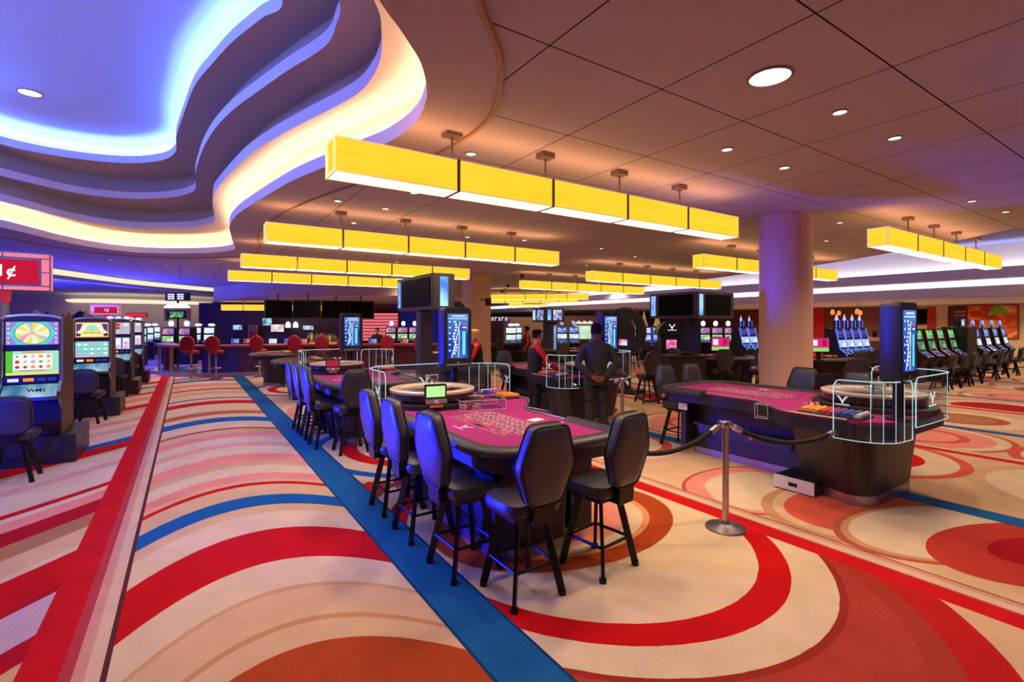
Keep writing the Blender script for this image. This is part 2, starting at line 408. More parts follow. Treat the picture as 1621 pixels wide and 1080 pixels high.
CT = [
 [(-3.04,13.49),(-2.74,14.23),(-2.4,15.1),(-1.94,15.85),(-1.33,16.3),(-.69,16.24),(.01,15.85),(.53,15.33),(.86,14.78),(1.0,14.1),(.87,12.9),(.72,11.43),(.68,10.72),(.7,10.05),(.78,9.22),(1.08,7.39),(1.22,6.74),(1.4,6.1),(1.57,5.53),(1.72,5.05),(1.78,4.61),(1.77,4.25),(1.7,3.93),(1.6,3.66),(1.41,3.33),(1.24,3.13),(1.09,2.97),(.94,2.82),
  (.3,2.1),(-1.2,1.5),(-3.4,1.7),(-5.1,4.2),(-5.5,8),(-4.7,11.2),(-3.6,12.6)],
 [(-3.01,13.38),(-2.68,13.94),(-2.32,14.6),(-1.84,15.1),(-1.24,15.3),(-.64,15.05),(.01,14.5),(.32,13.99),(.52,13.3),(.5,12.54),(.44,11.72),(.41,10.98),(.41,10.31),(.48,9.6),(.59,8.68),(.73,7.75),(.9,7.02),(1.13,6.22),(1.35,5.53),(1.47,5.05),(1.48,4.64),(1.43,4.27),(1.31,3.9),(1.14,3.56),
  (.5,2.8),(-1,2.2),(-3.1,2.5),(-4.5,4.6),(-4.9,8),(-4.3,11.2),(-3.5,12.6)],
 [(-2.98,13.25),(-2.62,13.64),(-2.21,14),(-1.73,14.2),(-1.15,14.13),(-.58,13.76),(-.14,13.2),(.12,12.52),(.15,11.88),(.13,11.14),(.16,10.35),(.22,9.37),(.34,8.35),(.51,7.48),(.71,6.76),(.94,5.98),(1.11,5.49),(1.19,5.15),(1.18,4.83),(1.11,4.43),
  (.7,3.7),(-.8,3.0),(-2.8,3.2),(-4.0,5),(-4.4,8),(-3.9,11.2),(-3.35,12.6)],
 [(-2.9,12.8),(-2.51,13.03),(-2.07,13.12),(-1.59,13.1),(-1.05,12.92),(-.67,12.61),(-.36,12.16),(-.18,11.49),(-.16,10.6),(-.05,9.43),(.09,8.18),(.27,7.36),(.45,6.65),(.67,5.99),(.82,5.52),
  (.4,4.5),(-.8,3.9),(-2.5,4),(-3.5,5.4),(-3.9,8),(-3.6,11),(-3.25,12.2)]]
LOOP = [smooth_loop([(x, y) for x, y in c], 6) for c in CT]
def offset(L, g):
    n = len(L); out = []
    for i in range(n):
        t = (L[(i+2) % n] - L[i-2]).normalized(); out.append(L[i] + Vector((-t.y, t.x)) * g)
    return out
def signed(L): return sum(L[i].x*L[(i+1) % len(L)].y-L[(i+1) % len(L)].x*L[i].y for i in range(len(L)))
LOOP = [L if signed(L) < 0 else list(reversed(L)) for L in LOOP]      # clockwise: left normal points outward
def ringfill(mb, outer, inner, z, mi=0):
    pts = [Vector((p[0], p[1], 0)) for p in outer] + [Vector((p[0], p[1], 0)) for p in inner]
    tri = tessellate_polygon([pts[:len(outer)], pts[len(outer):]])
    mb.add([(p.x, p.y, z) for p in pts], [tuple(t) for t in tri], mi)
def wallring(mb, L, z0, z1, mi=0, L2=None):
    n = len(L); L2 = L2 or L
    mb.add([(p.x, p.y, z0) for p in L] + [(p.x, p.y, z1) for p in L2], [(i, (i+1) % n, (i+1) % n + n, i + n) for i in range(n)], mi)
TRIM = smooth_loop([(1.45,2.51),(1.63,2.69),(1.88,2.97),(2.07,3.28),(2.24,3.64),(2.33,3.95),(2.36,4.4),(2.3,5.1),(2.05,6.2),(1.6,7.9),(1.36,9.31),(1.26,11.01),(1.4,12.8),(1.55,14.2),(1.35,15.4),(.6,16.4),(-.7,17.2),(-2.2,16.9),(-3.4,15),(-4.3,13),(-5.4,11.3),(-6.1,8),(-5.6,3.8),(-3.7,1.1),(-1.1,.9),(.6,1.6)], 6)
if signed(TRIM) > 0: TRIM.reverse()
# main slab, open over the cove and beyond the right-hand edge
EDGE = smooth_line([(13.2,-4),(13.5,0),(13.83,2.56),(15.0,4.06),(16.1,5.9),(17.1,7.9),(17.8,10.5),(19.2,14.9),(20,20),(20.3,30),(20.4,46)], 5)
cl = MB()
outer = [Vector((-16,-4)), *[Vector(p[:2]) for p in EDGE], Vector((-16,46))]
ringfill(cl, outer, TRIM, 3.7)
struct('ceiling', cl, M_CEIL)
bd = MB(); ringfill(bd, TRIM, LOOP[0], 3.675); wallring(bd, TRIM, 3.675, 3.71)
struct('ceiling_border', bd, M_SOFF)
tr = MB(); T2 = offset(TRIM, -.035)
tr.loft([[(p.x,p.y,3.655) for p in TRIM],[(p.x,p.y,3.70) for p in offset(TRIM,.004)]],0,False); ringfill(tr, TRIM, T2, 3.655); wallring(tr, T2, 3.655, 3.7)
struct('trim_1', tr, mat('trim_wood', '#a98a74', .6))
G = .24
LEDS = [('#ffdcae', 20), ('#dccfae', .8), ('#d0cbd8', .8), ('#94c0ff', 46)]
for k in range(4):
    L = LOOP[k]; z = ZL[k] if k else 3.675; Lo = offset(L, .035); Lg = offset(L, G); zn = ZL[k+1] if k < 3 else 5.62
    lip = MB(); h = .15
    wallring(lip, L, z, z + h); ringfill(lip, Lo, L, z + h); wallring(lip, Lo, z + .03, z + h)
    struct('trim_%d' % (k + 2), lip, M_LIP)
    cv = MB()
    ringfill(cv, offset(L, G + .02), Lo, z + .03)                    # floor of the light trough
    if k < 3:
        # back wall of the trough curves into the soffit
        La = offset(L, G - .03); wallring(cv, Lg, z + .03, zn - .08); wallring(cv, Lg, zn - .08, zn, 0, La)
        ringfill(cv, La, LOOP[k+1], zn)
        struct('ceiling_soffit_%d' % (k + 1), cv, M_COVE if k == 0 else M_UNLIT)
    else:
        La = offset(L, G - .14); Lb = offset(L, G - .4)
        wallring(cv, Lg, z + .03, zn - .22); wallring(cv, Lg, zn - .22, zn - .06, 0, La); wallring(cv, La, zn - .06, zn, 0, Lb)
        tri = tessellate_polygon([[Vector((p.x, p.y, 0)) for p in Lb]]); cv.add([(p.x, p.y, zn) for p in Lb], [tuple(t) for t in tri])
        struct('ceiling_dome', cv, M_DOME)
    led = MB(); ringfill(led, offset(L, .13), offset(L, .07), z + .045)
    o = led.build('cove_light_strip', glow('led_%d' % k, *LEDS[k]), smooth=0)
    tag(o, ['warm white light strip hidden behind the outermost cove lip', 'dim warm light strip behind the second cove lip', 'dim pale light strip behind the third cove lip', 'bright blue light strip around the blue ceiling dome'][k], 'light strip')
    o['kind'] = 'structure'

# recessed ceiling on the right with two lit steps, then the low soffit over the shops
M_RCEIL = mat('recess_lit_tint', '#a6b0f0', .85)  # blue lighting of the recess is put into this colour
rc = MB(); E2 = [Vector(p[:2]) for p in EDGE]
rc.loft([[(p.x, p.y, 3.7) for p in E2], [(p.x, p.y, 4.25) for p in E2]], 0, False, False)
pts = E2 + [Vector((20.75, 46)), Vector((20.75, -4))]
tri = tessellate_polygon([[Vector((p.x, p.y, 0)) for p in pts]]); rc.add([(p.x, p.y, 4.25) for p in pts], [tuple(t) for t in tri])
struct('ceiling_recess', rc, M_RCEIL)
def ystrip(mb, prof, mi=0):
    for (x0, z0), (x1, z1) in zip(prof, prof[1:]):
        mb.quad((x0,-4,z0),(x0,46,z0),(x1,46,z1),(x1,-4,z1),mi)
s1 = MB(); ystrip(s1, [(20.75,4.25),(20.75,3.32)]); struct('wall_cove_upper', s1, M_COVE)
s2 = MB(); ystrip(s2, [(20.72,3.32),(20.42,3.32),(20.42,3.5),(20.38,3.5),(20.38,3.2),(21.6,3.2)]); struct('trim_6', s2, M_LIP)
s3 = MB(); ystrip(s3, [(21.6,3.2),(21.6,2.82)]); struct('wall_cove_lower', s3, M_COVE)
s4 = MB(); ystrip(s4, [(21.6,2.82),(21.3,2.82),(21.3,3.0),(21.26,3.0),(21.26,2.68),(30.05,2.68)]); struct('trim_7', s4, M_LIP)
for i, (x, z, s) in enumerate(((20.55, 3.36, 14), (21.42, 2.86, 9))):
    b = MB().quad((x-.04,-4,z),(x+.04,-4,z),(x+.04,46,z),(x-.04,46,z)).build('cove_light_strip', glow('led_r%d' % i, ('#f2f2ff', '#fff2e6')[i], s), smooth=0)
    tag(b, ['white light strip along the upper step of the right-hand cove', 'white light strip along the lower step of the right-hand cove'][i], 'light strip'); b['kind'] = 'structure'
bl = MB().quad((18,-3,4.2),(18.1,-3,4.2),(20.6,40,4.2),(20.5,40,4.2))
# outer walls
M_WALL = mat('wall_paint', '#b7a2a0', .85, noise=.05, nscale=2)
struct('wall_back', MB().quad((-16,44,0),(30,44,0),(30,44,4.3),(-16,44,4.3)), M_WALL)
struct('wall_left', MB().quad((-14,-4,0),(-14,46,0),(-14,46,3.7),(-14,-4,3.7)), mat('wall_left_paint', '#7d7590', .85))
struct('wall_right', MB().quad((30,46,0),(30,-4,0),(30,-4,2.7),(30,46,2.7)), mat('wall_right_tile', '#d8c7a4', .7, noise=.06, nscale=6))
struct('wall_front', MB().quad((30,-4,0),(-16,-4,0),(-16,-4,4.3),(30,-4,4.3)), M_WALL)

# columns
cm = MB().lathe([(.42, 0), (.42, 3.7)], 48); c1 = struct('column_1', cm, mat('column_wood', '#dcb99c', .45, noise=.05, nscale=3)); c1.location = (8.85, 4.62, 0)
p = spot(754, 19.4); cm = MB().bx(-.42, .42, -.42, .42, 0, 3.7); cm.bx(-.43,-.40,-.43,-.40,0,3.7); c2 = struct('column_2', cm, MATS['column_wood'], bevel=.02); c2.location = p; c2.rotation_euler = (0, 0, .0)

# ------------------------------------------------------------------ hanging light boxes
M_SHADE = glow('shade_yellow', '#ffd81e', 1.0)
def shade_mat():
    m = bpy.data.materials.new('lamp_shade_glow'); m.use_nodes = True; nt = m.node_tree; nt.nodes.clear()
    tc = nt.nodes.new('ShaderNodeTexCoord'); mp = nt.nodes.new('ShaderNodeMapping'); mp.inputs[3].default_value = (.6, .6, 9)
    n = nt.nodes.new('ShaderNodeTexNoise'); n.inputs['Scale'].default_value = 2; n.inputs['Detail'].default_value = 6
    nt.links.new(tc.outputs['Object'], mp.inputs[0]); nt.links.new(mp.outputs[0], n.inputs['Vector'])
    mx = nt.nodes.new('ShaderNodeMix'); mx.data_type = 'RGBA'; mx.inputs[6].default_value = lin('#fac21a') + (1,); mx.inputs[7].default_value = lin('#ffdc40') + (1,)
    nt.links.new(n.outputs[0], mx.inputs[0])
    e = nt.nodes.new('ShaderNodeEmission'); e.inputs[1].default_value = 1.05; nt.links.new(mx.outputs[2], e.inputs[0])
    o = nt.nodes.new('ShaderNodeOutputMaterial'); nt.links.new(e.outputs[0], o.inputs[0]); return m
M_SHADE = shade_mat()
M_DIFF = glow('lamp_diffuser', '#ffe9c4', 3.2)
M_UP = glow('lamp_top', '#ffaa6a', 4.6)
M_BAND = mat('lamp_metal', '#8d8078', .4, .6)
def lamp(L=5.78, z0=3.08, z1=3.37, ceil=3.7):
    t = thing('pendant_light', '', 'light'); s = L / 5; dy = .14
    for i in range(5):
        a, b = i*s + .012, (i+1)*s - .012
        m = MB()
        m.quad((a,-dy,z0),(b,-dy,z0),(b,-dy,z1),(a,-dy,z1)); m.quad((b,dy,z0),(a,dy,z0),(a,dy,z1),(b,dy,z1))
        if i == 0: m.quad((a,dy,z0),(a,-dy,z0),(a,-dy,z1),(a,dy,z1))
        if i == 4: m.quad((b,-dy,z0),(b,dy,z0),(b,dy,z1),(b,-dy,z1))
        m.quad((a,-dy,z1),(b,-dy,z1),(b,dy,z1),(a,dy,z1),1)
        m.build('lamp_shade', [M_SHADE, M_UP], t, smooth=0)
        MB().quad((a,dy-.006,z0-.002),(b,dy-.006,z0-.002),(b,-dy+.006,z0-.002),(a,-dy+.006,z0-.002)).build('diffuser', M_DIFF, t, smooth=0)
        if i:
            x = i*s; bn = MB()
            for y in (-dy-.004, dy+.004): bn.box((x,y,(z0+z1)/2),(.03,.012,z1-z0+.02))
            for z in (z0-.006, z1+.004): bn.box((x,0,z),(.03,2*dy+.02,.012))
            bn.build('band', M_BAND, t, smooth=0)
            MB().cyl((x,0,z1),(x,0,ceil-.06),.013).build('stem', M_BAND, t)
            MB().box((x,0,ceil-.03),(.17,.13,.06)).build('canopy', M_BAND, t, smooth=0)
    e = MB()
    for x in (0, L):
        for y in (-dy, dy): e.box((x,y,(z0+z1)/2),(.02,.016,z1-z0+.02))
        for z in (z0, z1): e.box((x,0,z),(.02,2*dy,.016))
    for y in (-dy, dy):
        for z in (z0, z1): e.box((L/2,y,z),(L,.012,.012))
    e.build('frame', mat('lamp_frame', '#ffe9a8', .5, emit='#ffe08a', strength=.5), t, smooth=0)
    return t
LG = 'yellow box lights hanging from the ceiling'
base = lamp(); base.location = (1.03, 4.39, 0); base['label'] = 'largest yellow hanging box light, nearest, above the front roulette table'; base['group'] = LG
tree = snap(base)
for y, lb in ((8.6, 'yellow hanging box light second from front in the left-hand file'), (12.7, 'yellow hanging box light third from front in the left-hand file'), (16.9, 'yellow hanging box light fourth from front in the left-hand file')):
    copy_tree(base, (1.03, y, 0), 0, lb, tree=tree)
b2 = lamp(6.4); b2.location = (9.5, 3.46, 0); tag(b2, 'yellow hanging box light at far right, beyond the round column', None, LG); tree2 = snap(b2)
for x, y, lb in ((9.75, 7.05, 'yellow hanging box light partly hidden by the round column'), (10.1, 11.1, 'yellow hanging box light just left of the round column, over the monitors'), (10.25, 14.9, 'yellow hanging box light nearest above the far cluster, over the suited man')):
    copy_tree(b2, (x, y, 0), 0, lb, tree=tree2)
b3 = lamp(5.6); b3.location = spot(768, 27); b3.rotation_euler[2] = -.75; tag(b3, 'distant yellow box light right of the square column, topmost of the far cluster', None, LG); tree3 = snap(b3)
for u, d, lb in ((772, 31, 'distant yellow box light right of the square column, second of the far cluster'), (806, 36, 'distant yellow box light right of the square column, third of the far cluster'), (800, 42, 'distant yellow box light right of the square column, lowest of the far cluster')):
    copy_tree(b3, spot(u, d), -.75, lb, tree=tree3)
b4 = lamp(5.6, 2.52, 2.82, 3.02); b4.location = spot(352, 27); b4.rotation_euler[2] = -.45; tag(b4, 'far yellow box light over the bar at left, nearest of its cluster', None, LG); tree4 = snap(b4)
for u, d, lb in ((345, 31, 'far yellow box light over the bar at left, second of its cluster'), (338, 36, 'far yellow box light over the bar at left, third of its cluster')):
    copy_tree(b4, spot(u, d), -.45, lb, tree=tree4)

# ------------------------------------------------------------------ downlights
M_DISC = glow('downlight_glow', '#fff0d8', 4.0)
M_RING = mat('downlight_ring', '#8a7a74', .5)
def downlight(r):
    t = thing('downlight', '', 'light')
    MB().lathe([(r*1.14, 0), (r*1.14, -.012), (r, -.014), (r, -.002)], 28, caps=False).build('trim_ring', M_RING, t)
    MB().lathe([(r, -.004), (.001, -.003)], 28, caps=False).build('lens', M_DISC, t)
    return t
DL = [(4.89,2.07),(4.91,3.19),(6.04,2.05),(6.07,3.18),(10.16,2.45),(11.61,2.37),(10.25,4.34),(12.25,5.47),(8.74,9.15),(10.61,9.75),(2.65,4.85),(1.95,7.85),(2.74,7.95),(2.75,6.75),(2.63,9.4),(5.14,9.57),(6.42,9.22),(10.9,12.11),(-.73,17.39),(-3.07,21.32),(-.57,19.6),(-1.9,18.83),(13.65,6.9),(7.3,6.4),(8.1,12.6),(5.4,14.6)]
dbig = downlight(.145); dbig.location = (3.74, 2.07, 3.7); tag(dbig, 'largest round ceiling downlight, nearest on the right', None, 'round downlights in the ceiling')
dsm = downlight(.055); ts = snap(dsm)
for i, (x, y) in enumerate(DL):
    if i == 0: d = dsm; d.location = (x, y, 3.7)
    else: d = copy_tree(dsm, (x, y, 3.7), tree=ts)
    tag(d, 'small round downlight set in the panelled ceiling', None, 'round downlights in the ceiling')
dd = copy_tree(dbig, (-2.17, 11.2, 5.62)); dd['label'] = 'round downlight in the blue ceiling dome'; dd['group'] = 'round downlights in the ceiling'
# ------------------------------------------------------------------ stools
M_LEATHER = mat('black_leather', '#2f2c31', .4, noise=.12, nscale=14, spec=.6)
M_LEATHB = mat('black_leather_back', '#35323c', .38, noise=.1, nscale=14, spec=.7)
M_BLKMET = mat('black_metal', '#141317', .35, .4)
M_PLAST = mat('black_plastic', '#1b1a1e', .5)
M_CHROME = mat('chrome', '#c9c7cc', .22, 1)
M_STEEL = mat('brushed_steel', '#b9b4b8', .3, 1)
M_PAPER = mat('white_paper', '#eee9e2', .8)
def outline_back(w0, w1, w2, h, n=7, rounded=False):
    """half-hexagon back cushion outline in x,z (closed, counter-clockwise)"""
    if rounded:
        pts = []
        for i in range(28):
            a = 2*PI*i/28; c, s = math.cos(a), math.sin(a); e = .55
            pts.append((w1/2*math.copysign(abs(c)**e, c), h/2+h/2*math.copysign(abs(s)**e, s)))
        return pts
    P = [(-w0/2,0),(w0/2,0),(w1/2,h*.46),(w1/2-.006,h*.56),(w2/2,h),(-w2/2,h),(-w1/2+.006,h*.56),(-w1/2,h*.46)]
    out = []; N = len(P)
    for i in range(N):                      # round every corner
        p, a, b = Vector(P[i]), Vector(P[i-1]), Vector(P[(i+1) % N])
        r = .05 if abs(p.y) < 1e-6 or abs(p.y-h) < 1e-6 else .02
        q0, q1 = p+(a-p).normalized()*r, p+(b-p).normalized()*r
        for t in (0, .25, .5, .75, 1): out.append(tuple((1-t)**2*q0+2*t*(1-t)*p+t*t*q1))
    return out
def cushion(mb, out, thick, M, puff=.012, mi=0, mback=None):
    """padded slab: outline in x,z, thickness along y"""
    old = mb.M; mb.M = old @ M
    cx = sum(p[0] for p in out)/len(out); cz = sum(p[1] for p in out)/len(out)
    sc = lambda k, y: [((p[0]-cx)*k+cx, y, (p[1]-cz)*k+cz) for p in out]
    t = thick/2
    rings = [sc(.55, -t-puff), sc(.9, -t-puff*.4), sc(.975, -t+.008), sc(1, -t+.02), sc(1, t-.02), sc(.975, t-.008), sc(.9, t+puff*.4), sc(.55, t+puff)]
    mb.loft(rings, mi); mb.M = old
def gaming_stool(rounded=False, low=0.0):
    t = thing('gaming_stool' if not rounded else 'slot_chair', '', 'stool' if not rounded else 'chair')
    zs = .62 - low
    sq = MB(); k = lambda w, d, z: [(x*w, y*d, z) for x, y in RR]
    sq.loft([k(.19,.18,zs-.065), k(.215,.205,zs-.05), k(.222,.212,zs-.01), k(.21,.2,zs+.025), k(.16,.15,zs+.042)])
    sq.build('seat', M_LEATHER, t, smooth=50)
    pn = MB().box((0,0,zs-.085),(.3,.28,.04)).cyl((0,0,zs-.1),(0,0,zs-.07),.1,16); pn.build('seat_plate', M_BLKMET, t, bevel=.006)
    lean = Matrix.Translation((0,-.225,zs+.03)) @ Matrix.Rotation(math.radians(7), 4, 'X')
    bk = MB(); cushion(bk, outline_back(.24,.43,.27,.52) if not rounded else outline_back(.4,.42,.4,.42,rounded=True), .085, lean)
    b = bk.build('backrest', M_LEATHB, t, smooth=38)
    pp = MB(); o2 = outline_back(.24,.43,.27,.52) if not rounded else outline_back(.4,.42,.4,.42,rounded=True)
    for y in (-.036, .036): pp.tube([lean @ Vector((p[0]*1.0, y, p[1])) for p in o2], .0055, 5, closed=True)
    pp.build('piping', M_PLAST, b)
    br = MB(); br.loft([[(-.085,-.25,zs-.1),(.085,-.25,zs-.1),(.085,-.235,zs-.1),(-.085,-.235,zs-.1)],[(-.085,-.262,zs+.1),(.085,-.262,zs+.1),(.085,-.24,zs+.1),(-.085,-.24,zs+.1)]])
    br.box((0,-.16,zs-.085),(.15,.17,.022)); br.build('back_bracket', M_BLKMET, t, smooth=0, bevel=.004)
    for sx in (-1,1):
        for sy in (-1,1):
            lg = MB().bar((sx*.1,sy*.1,zs-.095),(sx*.19,sy*.19,.02),.05,.022,(sx,sy,0)).cyl((sx*.192,sy*.192,0),(sx*.19,sy*.19,.03),.026,12)
            lg.build('leg', M_BLKMET, t, smooth=30)
    r = .158; fr = MB().tube([(-r,-r,.21),(r,-r,.21),(r,r,.21),(-r,r,.21)], .011, 8, closed=True) if False else MB()
    for a, b2 in (((-r,-r),(r,-r)),((r,-r),(r,r)),((r,r),(-r,r)),((-r,r),(-r,-r))): fr.cyl((a[0],a[1],.215),(b2[0],b2[1],.215),.0115,8)
    fr.build('footrest', M_BLKMET, t)
    return t
RR = []
for i in range(32):
    a = 2*PI*i/32; c, s = math.cos(a), math.sin(a); RR.append((math.copysign(abs(c)**.5,c), math.copysign(abs(s)**.5,s)))
STOOL = gaming_stool(); STREE = snap(STOOL); s_used = [0]
SLOTCH = gaming_stool(True, .08); CTREE = snap(SLOTCH); c_used = [0]
def stool(x, y, face, label, group):
    """face: direction (degrees) the sitter looks, 90 = +y"""
    rz = math.radians(face - 90)
    if not s_used[0]: o = STOOL; s_used[0] = 1; o.location = (x, y, 0); o.rotation_euler = (0,0,rz)
    else: o = copy_tree(STOOL, (x,y,0), rz, tree=STREE)
    return tag(o, label, 'stool', group)
def slotchair(x, y, face, label, group):
    rz = math.radians(face - 90)
    if not c_used[0]: o = SLOTCH; c_used[0] = 1; o.location = (x, y, 0); o.rotation_euler = (0,0,rz)
    else: o = copy_tree(SLOTCH, (x,y,0), rz, tree=CTREE)
    return tag(o, label, 'chair', group)

# ------------------------------------------------------------------ roulette tables
M_FELT = mat('felt_magenta', '#98126a', .9, noise=.12, nscale=60)
M_WOODBLK = mat('dark_laminate', '#2b2226', .4, noise=.1, nscale=5)
M_NAVY = mat('dark_apron', '#1d1b2b', .4)
M_PLINTH = mat('plinth_steel', '#a79fb4', .28, .9)
M_LINE = mat('layout_white', '#e9d6e2', .9); M_GOLD = mat('layout_gold', '#d9b24a', .9); M_CELLR = mat('layout_red', '#a3122a', .9); M_CELLB = mat('layout_black', '#1a1418', .9)
M_ACR = acrylic('acrylic'); M_EDGE = glow('lit_acrylic_edge', '#c4eef4', .8); M_EMB = glow('lit_emblem', '#e6fbff', .75)
M_RIM = mat('wheel_rim_wood', '#d8c3ad', .25, coat=.5); M_BOWL = mat('wheel_bowl', '#2a1a14', .25, coat=.6)
def arc(cx, cy, r, a0, a1, n=8): return [(cx+r*math.cos(math.radians(a0+(a1-a0)*i/n)), cy+r*math.sin(math.radians(a0+(a1-a0)*i/n))) for i in range(n+1)]
def scurve(p, q, n=10): return [(p[0]+(q[0]-p[0])*(3*t*t-2*t**3), p[1]+(q[1]-p[1])*t) for t in [i/n for i in range(n+1)]]
OUT = arc(-.32,-1.12,.3,180,270) + arc(.42,-1.24,.18,270,360) + scurve((.6,-.15),(1.05,.6)) + arc(.75,1.12,.3,0,90) + arc(-.32,1.12,.3,90,180)
def inset(P, d):
    n = len(P); o = []
    for i in range(n):
        a, b = Vector(P[i-1]), Vector(P[(i+1) % n]); t = (b-a).normalized(); o.append((P[i][0]-t.y*d, P[i][1]+t.x*d))
    return o
def emblem(mb, M, s, mi=0):
    """a spread V over a short bar"""
    old = mb.M; mb.M = old @ M
    for sx in (-1,1):
        mb.bar((0,0,-.16*s),(sx*.42*s,0,.5*s),.16*s,.004,(1,0,0),mi)
        mb.bar((sx*.42*s,0,.5*s),(sx*.62*s,0,.5*s),.10*s,.004,(0,0,1),mi)
    mb.bar((0,0,-.14*s),(0,0,-.36*s),.16*s,.004,(1,0,0),mi)
    mb.bar((-.8*s,0,-.5*s),(.8*s,0,-.5*s),.10*s,.004,(0,0,1),mi); mb.M = old
def shield(path, z0, z1, parent, emb=None, nbar=None, rnd=.07, lit=M_EDGE):
    P = [Vector(p) for p in path]; n = len(P)
    ln = [0]
    for a, b in zip(P, P[1:]): ln.append(ln[-1]+(b-a).length)
    T = ln[-1]
    def top(i):
        e = min(ln[i], T-ln[i]); return z1 if e >= rnd else z1-rnd+math.sqrt(max(0,rnd*rnd-(rnd-e)**2))
    # denser ends so that the top corners read round
    sh = MB(); sh.loft([[(p.x,p.y,z0) for p in P],[(p.x,p.y,top(i)) for i, p in enumerate(P)]],0,False,False)
    o = sh.build('shield', M_ACR, parent, smooth=0)
    e = MB(); e.tube([(P[0].x,P[0].y,z0)]+[(p.x,p.y,top(i)) for i, p in enumerate(P)]+[(P[-1].x,P[-1].y,z0)], .0055, 6)
    e.tube([(p.x,p.y,z0) for p in P], .004, 5)
    for s in nbar or []:
        for i in range(n-1):
            if ln[i] <= s < ln[i+1]:
                q = P[i]+(P[i+1]-P[i])*((s-ln[i])/(ln[i+1]-ln[i])); e.cyl((q.x,q.y,z0),(q.x,q.y,z1-.004),.0028,5)
    e.build('lit_edge', lit, o)
    for M, s in emb or []:
        m = MB(); emblem(m, M, s); m.build('emblem', M_EMB, o, smooth=0)
    return o
def dens(P):
    out = [Vector(P[0])]
    for a, b in zip(P, P[1:]):
        a, b = Vector(a), Vector(b); k = max(1, int((b-a).length/.022))
        out += [a+(b-a)*(i+1)/k for i in range(k)]
    return out
def roulette_wheel(par):
    t = bpy.data.objects.new('wheel_bowl', None); t.empty_display_size = .1; col.objects.link(t); t.parent = par; t.location = (-.03,.9,.95)
    MB().lathe([(.44,0),(.47,.02),(.475,.085),(.44,.105)], 48).build('bowl', M_BOWL, t)
    MB().lathe([(.475,.09),(.48,.115),(.46,.125),(.36,.118),(.34,.1),(.27,.06)], 48, caps=False).build('rim', M_RIM, t)
    pk = MB()
    for i in range(38):
        a0, a1 = 2*PI*i/38, 2*PI*(i+1)/38
        pk.quad(*[(r*math.cos(a),r*math.sin(a),z) for r, a, z in ((.205,a0,.058),(.27,a0,.062),(.27,a1,.062),(.205,a1,.058))], 2 if i in (0,19) else i % 2)
    pk.build('pockets', [M_CELLR, M_CELLB, mat('pocket_green', '#1c7a3a', .5)], t, smooth=0)
    MB().lathe([(.205,.058),(.12,.08),(.03,.1)], 32, caps=False).build('cone', M_RIM, t)
    tu = MB().lathe([(.03,.095),(.022,.13),(.034,.15),(.012,.18),(.02,.195),(.001,.205)], 16)
    for k in range(4): tu.cyl((0,0,.14),(.08*math.cos(k*PI/2),.08*math.sin(k*PI/2),.15),.006,8)
    tu.build('turret', M_CHROME, t)
    MB().lathe([(.001,-.009),(.007,-.006),(.0095,0),(.007,.006),(.001,.009)], 10, c=(.3,.05,.085)).build('ball', mat('ivory', '#f2ede2', .3), t)
